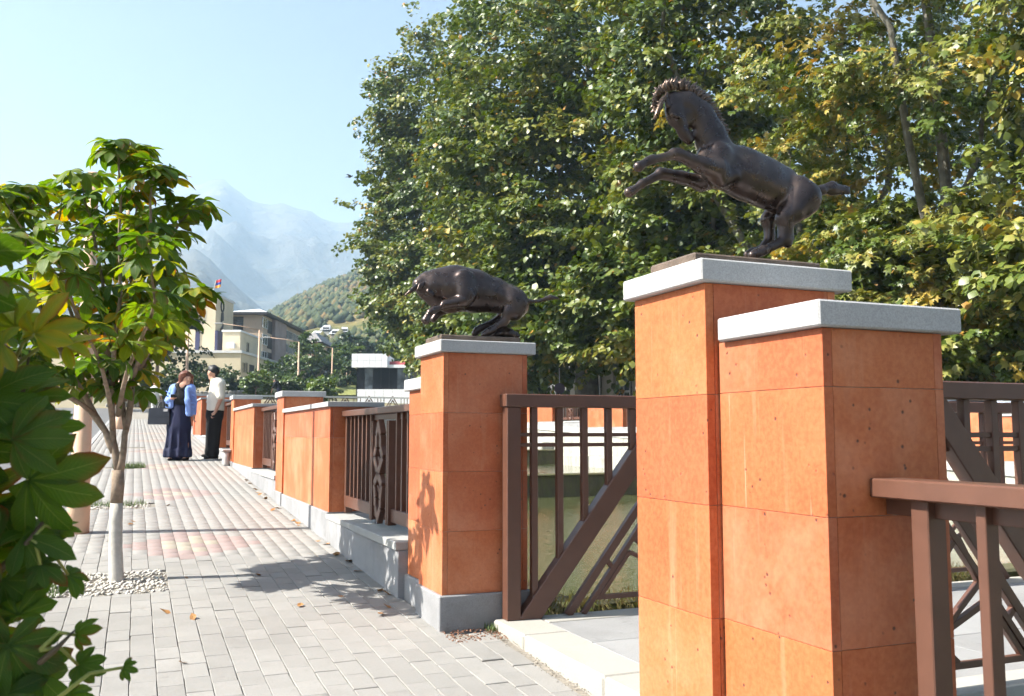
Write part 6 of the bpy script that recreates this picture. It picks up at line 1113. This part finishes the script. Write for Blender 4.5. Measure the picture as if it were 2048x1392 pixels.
# ---- walking man in white, seen from behind
vo = at(309, 836, 46.5); vo[2] = gz(vo[1]); vm = thing("person", "distant man in white shirt and light trousers walking away", "person", tuple(vo), ROT)
sdf_mesh("body", head((0.0, 0, 1.60), (0.1, 1.0), 1.05) + [seg((0, 0, 1.0), (0, 0, 1.38), 0.14, 0.15, 0.05, (1.2, 0.8, 1)), seg((-0.22, 0, 1.36), (-0.29, 0.02, 1.08), 0.05, 0.04, 0.03), seg((-0.29, 0.02, 1.08), (-0.26, 0.12, 0.85), 0.038, 0.03, 0.02), seg((0.22, 0, 1.36), (0.30, -0.04, 1.08), 0.05, 0.04, 0.03), seg((0.30, -0.04, 1.08), (0.32, -0.02, 0.84), 0.038, 0.03, 0.02), seg((-0.09, 0, 0.95), (-0.12, 0.10, 0.5), 0.09, 0.06, 0.03), seg((-0.12, 0.10, 0.5), (-0.14, -0.05, 0.06), 0.058, 0.045, 0.03), seg((0.09, 0, 0.95), (0.09, 0.12, 0.5), 0.09, 0.06, 0.03), seg((0.09, 0.12, 0.5), (0.08, 0.22, 0.06), 0.058, 0.045, 0.03)] + hand((-0.26, 0.13, 0.83), (0, 0.2, -1), (0, 1, 0)) + hand((0.32, -0.02, 0.82), (0, 0, -1), (0, 1, 0)), 0.018, M['skin'], vm)
sdf_mesh("shirt", [seg((0, 0, 0.92), (0, 0, 1.38), 0.19, 0.175, 0.05, (1.2, 0.8, 1)), seg((-0.2, 0, 1.38), (0.2, 0, 1.38), 0.08, 0.08, 0.05), seg((-0.22, 0, 1.36), (-0.295, 0.02, 1.06), 0.08, 0.07, 0.03), seg((0.22, 0, 1.36), (0.305, -0.04, 1.06), 0.08, 0.07, 0.03)], 0.018, M['white_cloth'], vm)
sdf_mesh("trousers", [seg((-0.09, 0, 0.92), (-0.12, 0.10, 0.5), 0.125, 0.10, 0.04), seg((-0.12, 0.10, 0.5), (-0.14, -0.05, 0.10), 0.095, 0.085, 0.03), seg((0.09, 0, 0.92), (0.09, 0.12, 0.5), 0.125, 0.10, 0.04), seg((0.09, 0.12, 0.5), (0.08, 0.22, 0.10), 0.095, 0.085, 0.03)], 0.018, M['white_cloth'], vm)
for x, y in ((-0.14, -0.02), (0.08, 0.25)): sdf_mesh("shoe", [seg((x, y - 0.06, 0.045), (x, y + 0.14, 0.04), 0.046, 0.04, 0.02)], 0.016, M['sole'], vm)
# ---- dark bending figure by the bushes
eo = at(556, 800, 59.5); zh = at(556, 759, 59.5)[2]; e0 = np.array([eo[0], eo[1], zh - 1.45]); em_ = thing("person", "small dark-clothed figure bending over beside the bushes", "person", tuple(e0), ROT)
sdf_mesh("body", head((-0.22, 0, 1.34), (-0.9, -0.3), 1.05) + [seg((-0.12, 0, 1.2), (0.05, 0, 0.9), 0.14, 0.14, 0.05), seg((-0.15, -0.15, 1.2), (-0.32, -0.15, 0.9), 0.05, 0.04, 0.03), seg((-0.32, -0.15, 0.9), (-0.40, -0.1, 0.68), 0.04, 0.03, 0.02), seg((-0.1, 0.15, 1.2), (-0.25, 0.15, 0.9), 0.05, 0.04, 0.03), seg((0.05, -0.08, 0.85), (0.0, -0.08, 0.05), 0.09, 0.05, 0.03), seg((0.07, 0.08, 0.85), (0.12, 0.08, 0.05), 0.09, 0.05, 0.03)] + hand((-0.40, -0.1, 0.66), (-0.2, 0, -1), (0, 1, 0)), 0.02, M['skin'], em_)
sdf_mesh("jacket", [seg((-0.14, 0, 1.2), (0.06, 0, 0.86), 0.19, 0.185, 0.05), seg((-0.15, -0.17, 1.2), (-0.31, -0.16, 0.92), 0.085, 0.065, 0.03), seg((-0.1, 0.17, 1.2), (-0.25, 0.15, 0.9), 0.085, 0.065, 0.03)], 0.02, M['black_cloth'], em_)
sdf_mesh("trousers", [seg((0.05, -0.08, 0.85), (0.0, -0.08, 0.08), 0.12, 0.085, 0.03), seg((0.07, 0.08, 0.85), (0.12, 0.08, 0.08), 0.12, 0.085, 0.03)], 0.02, M['navy_cloth'], em_); sdf_mesh("hair", [ball((-0.21, 0.01, 1.39), 0.105, 0.02)], 0.016, M['hair_black'], em_)

# ================================================================ SMALL THINGS ON THE PAVEMENT
rng = np.random.default_rng(3)
def stones(name, label, x0, x1, y0, y1, n, s0, s1, mat, cat):
    c = np.column_stack([rng.uniform(x0, x1, n), rng.uniform(y0, y1, n)]); s = rng.uniform(s0, s1, n); base_ = np.array([(1, 0, 0), (0, 1, 0), (-1, 0, 0), (0, -1, 0), (0, 0, 1), (0, 0, -1)], float); f_ = np.array([(0, 1, 4), (1, 2, 4), (2, 3, 4), (3, 0, 4), (1, 0, 5), (2, 1, 5), (3, 2, 5), (0, 3, 5)])
    V = base_[None] * s[:, None, None] * rng.uniform(0.6, 1.2, (n, 6, 3)) * np.array([1, 1, 0.65]); a = rng.uniform(0, 6.28, n); ca, sa = np.cos(a)[:, None], np.sin(a)[:, None]
    V = np.stack([V[..., 0] * ca - V[..., 1] * sa, V[..., 0] * sa + V[..., 1] * ca, V[..., 2]], -1); V[..., 0] += c[:, :1]; V[..., 1] += c[:, 1:]; V[..., 2] += c[:, 1:] * SLOPE + s[:, None] * rng.uniform(-0.1, 0.5, (n, 1))
    return tag(np_mesh(name, V.reshape(-1, 3), (f_[None] + (np.arange(n) * 6)[:, None, None]).reshape(-1, 3), mat, None, True), label, cat, kind="stuff")
M['pebble'] = simple("white_pebble", (0.46, 0.44, 0.40), 0.8, 0.15, 25, 0.2)
stones("white_gravel", "white gravel around the young chestnut's foot", -0.60, 0.24, 6.48, 7.24, 800, 0.010, 0.020, M['pebble'], "gravel"); stones("white_gravel", "thin white gravel in the next tree pit", -0.55, 0.2, 11.05, 11.55, 260, 0.012, 0.022, M['pebble'], "gravel")
stones("grit", "brown grit and crumbs along the foot of the bull's pillar", 1.60, 1.92, 4.70, 4.95, 260, 0.003, 0.009, simple("brown_grit", (0.20, 0.10, 0.06), 0.9, 0.4, 30, 0.2), "grit"); stones("grit", "grit along the kerb of the bridge threshold", 1.84, 1.92, 2.4, 4.9, 420, 0.002, 0.006, M['sand'], "grit")
def weeds(label, x0, x1, y0, y1, n, h):
    b0 = np.column_stack([rng.uniform(x0, x1, n), rng.uniform(y0, y1, n)]); z = b0[:, 1] * SLOPE - 0.005; hh = h * rng.uniform(0.4, 1.2, n); an = rng.uniform(0, 6.28, n); le = hh * rng.uniform(0.2, 0.9, n); w_ = 0.004
    A = np.column_stack([b0[:, 0] - w_ * np.sin(an), b0[:, 1] + w_ * np.cos(an), z]); Bv = np.column_stack([b0[:, 0] + w_ * np.sin(an), b0[:, 1] - w_ * np.cos(an), z]); Cv = np.column_stack([b0[:, 0] + le * np.cos(an), b0[:, 1] + le * np.sin(an), z + hh])
    return tag(np_mesh("weeds", np.stack([A, Bv, Cv], 1).reshape(-1, 3), np.arange(3 * n).reshape(-1, 3), M['bush_leaf'], None, False, rng.random(n).repeat(3)), label, "weeds", kind="stuff")
weeds("low weeds in the tree pit behind the whitewashed trunk", -0.55, 0.15, 11.25, 11.5, 500, 0.07); weeds("grass tuft in the third tree pit near the woman", -0.3, 0.2, 16.6, 17.05, 700, 0.10); weeds("weeds at the left end of the white gravel", -0.58, -0.38, 6.5, 7.15, 260, 0.08); weeds("little weeds at the foot of the bridge step", 1.86, 1.93, 4.86, 4.95, 60, 0.05)
dl = MB(); dl.add([(0, -0.05, 0.0), (0.03, -0.02, 0.008), (0.028, 0.02, 0.002), (0, 0.06, 0.012), (-0.026, 0.02, 0.01), (-0.03, -0.02, 0.0), (0, 0, -0.004)], [(6, i, (i + 1) % 6) for i in range(6)]); dlm = dl.mesh("fallen_leaf", M['dry_leaf'])
for k in range(46):
    if k < 30: Y = rng.uniform(5.9, 15); X = 1.59 - abs(rng.normal(0, 0.05))
    else: Y = rng.uniform(4.2, 12); X = rng.uniform(-0.8, 1.5)
    o = bpy.data.objects.new("fallen_leaf", dlm); o.location = (X, Y, Y * SLOPE + 0.008); o.rotation_euler = (rng.uniform(-0.4, 0.4), rng.uniform(-0.4, 0.4), rng.uniform(0, 6.28)); s_ = rng.uniform(0.35, 0.8); o.scale = (s_, s_, s_); link(o); tag(o, "small dry brown leaf fallen on the pavement", "leaf", "dry leaves on the pavement")
t = thing("stone_bench", "small grey stone ledge on stubby legs beside the man's shoes", "bench", (1.52, 17.05, gz(17.05)))
MB().box((-0.075, -0.20, 0.24), (0.08, 0.20, 0.285), 0.012).build("seat", M['ledge'], t)
for y in (-0.13, 0.13): MB().lathe((0.0, y, -0.02), [(0.06, 0), (0.058, 0.05), (0.05, 0.15), (0.062, 0.255)], 12).build("leg", M['ledge'], t, True)
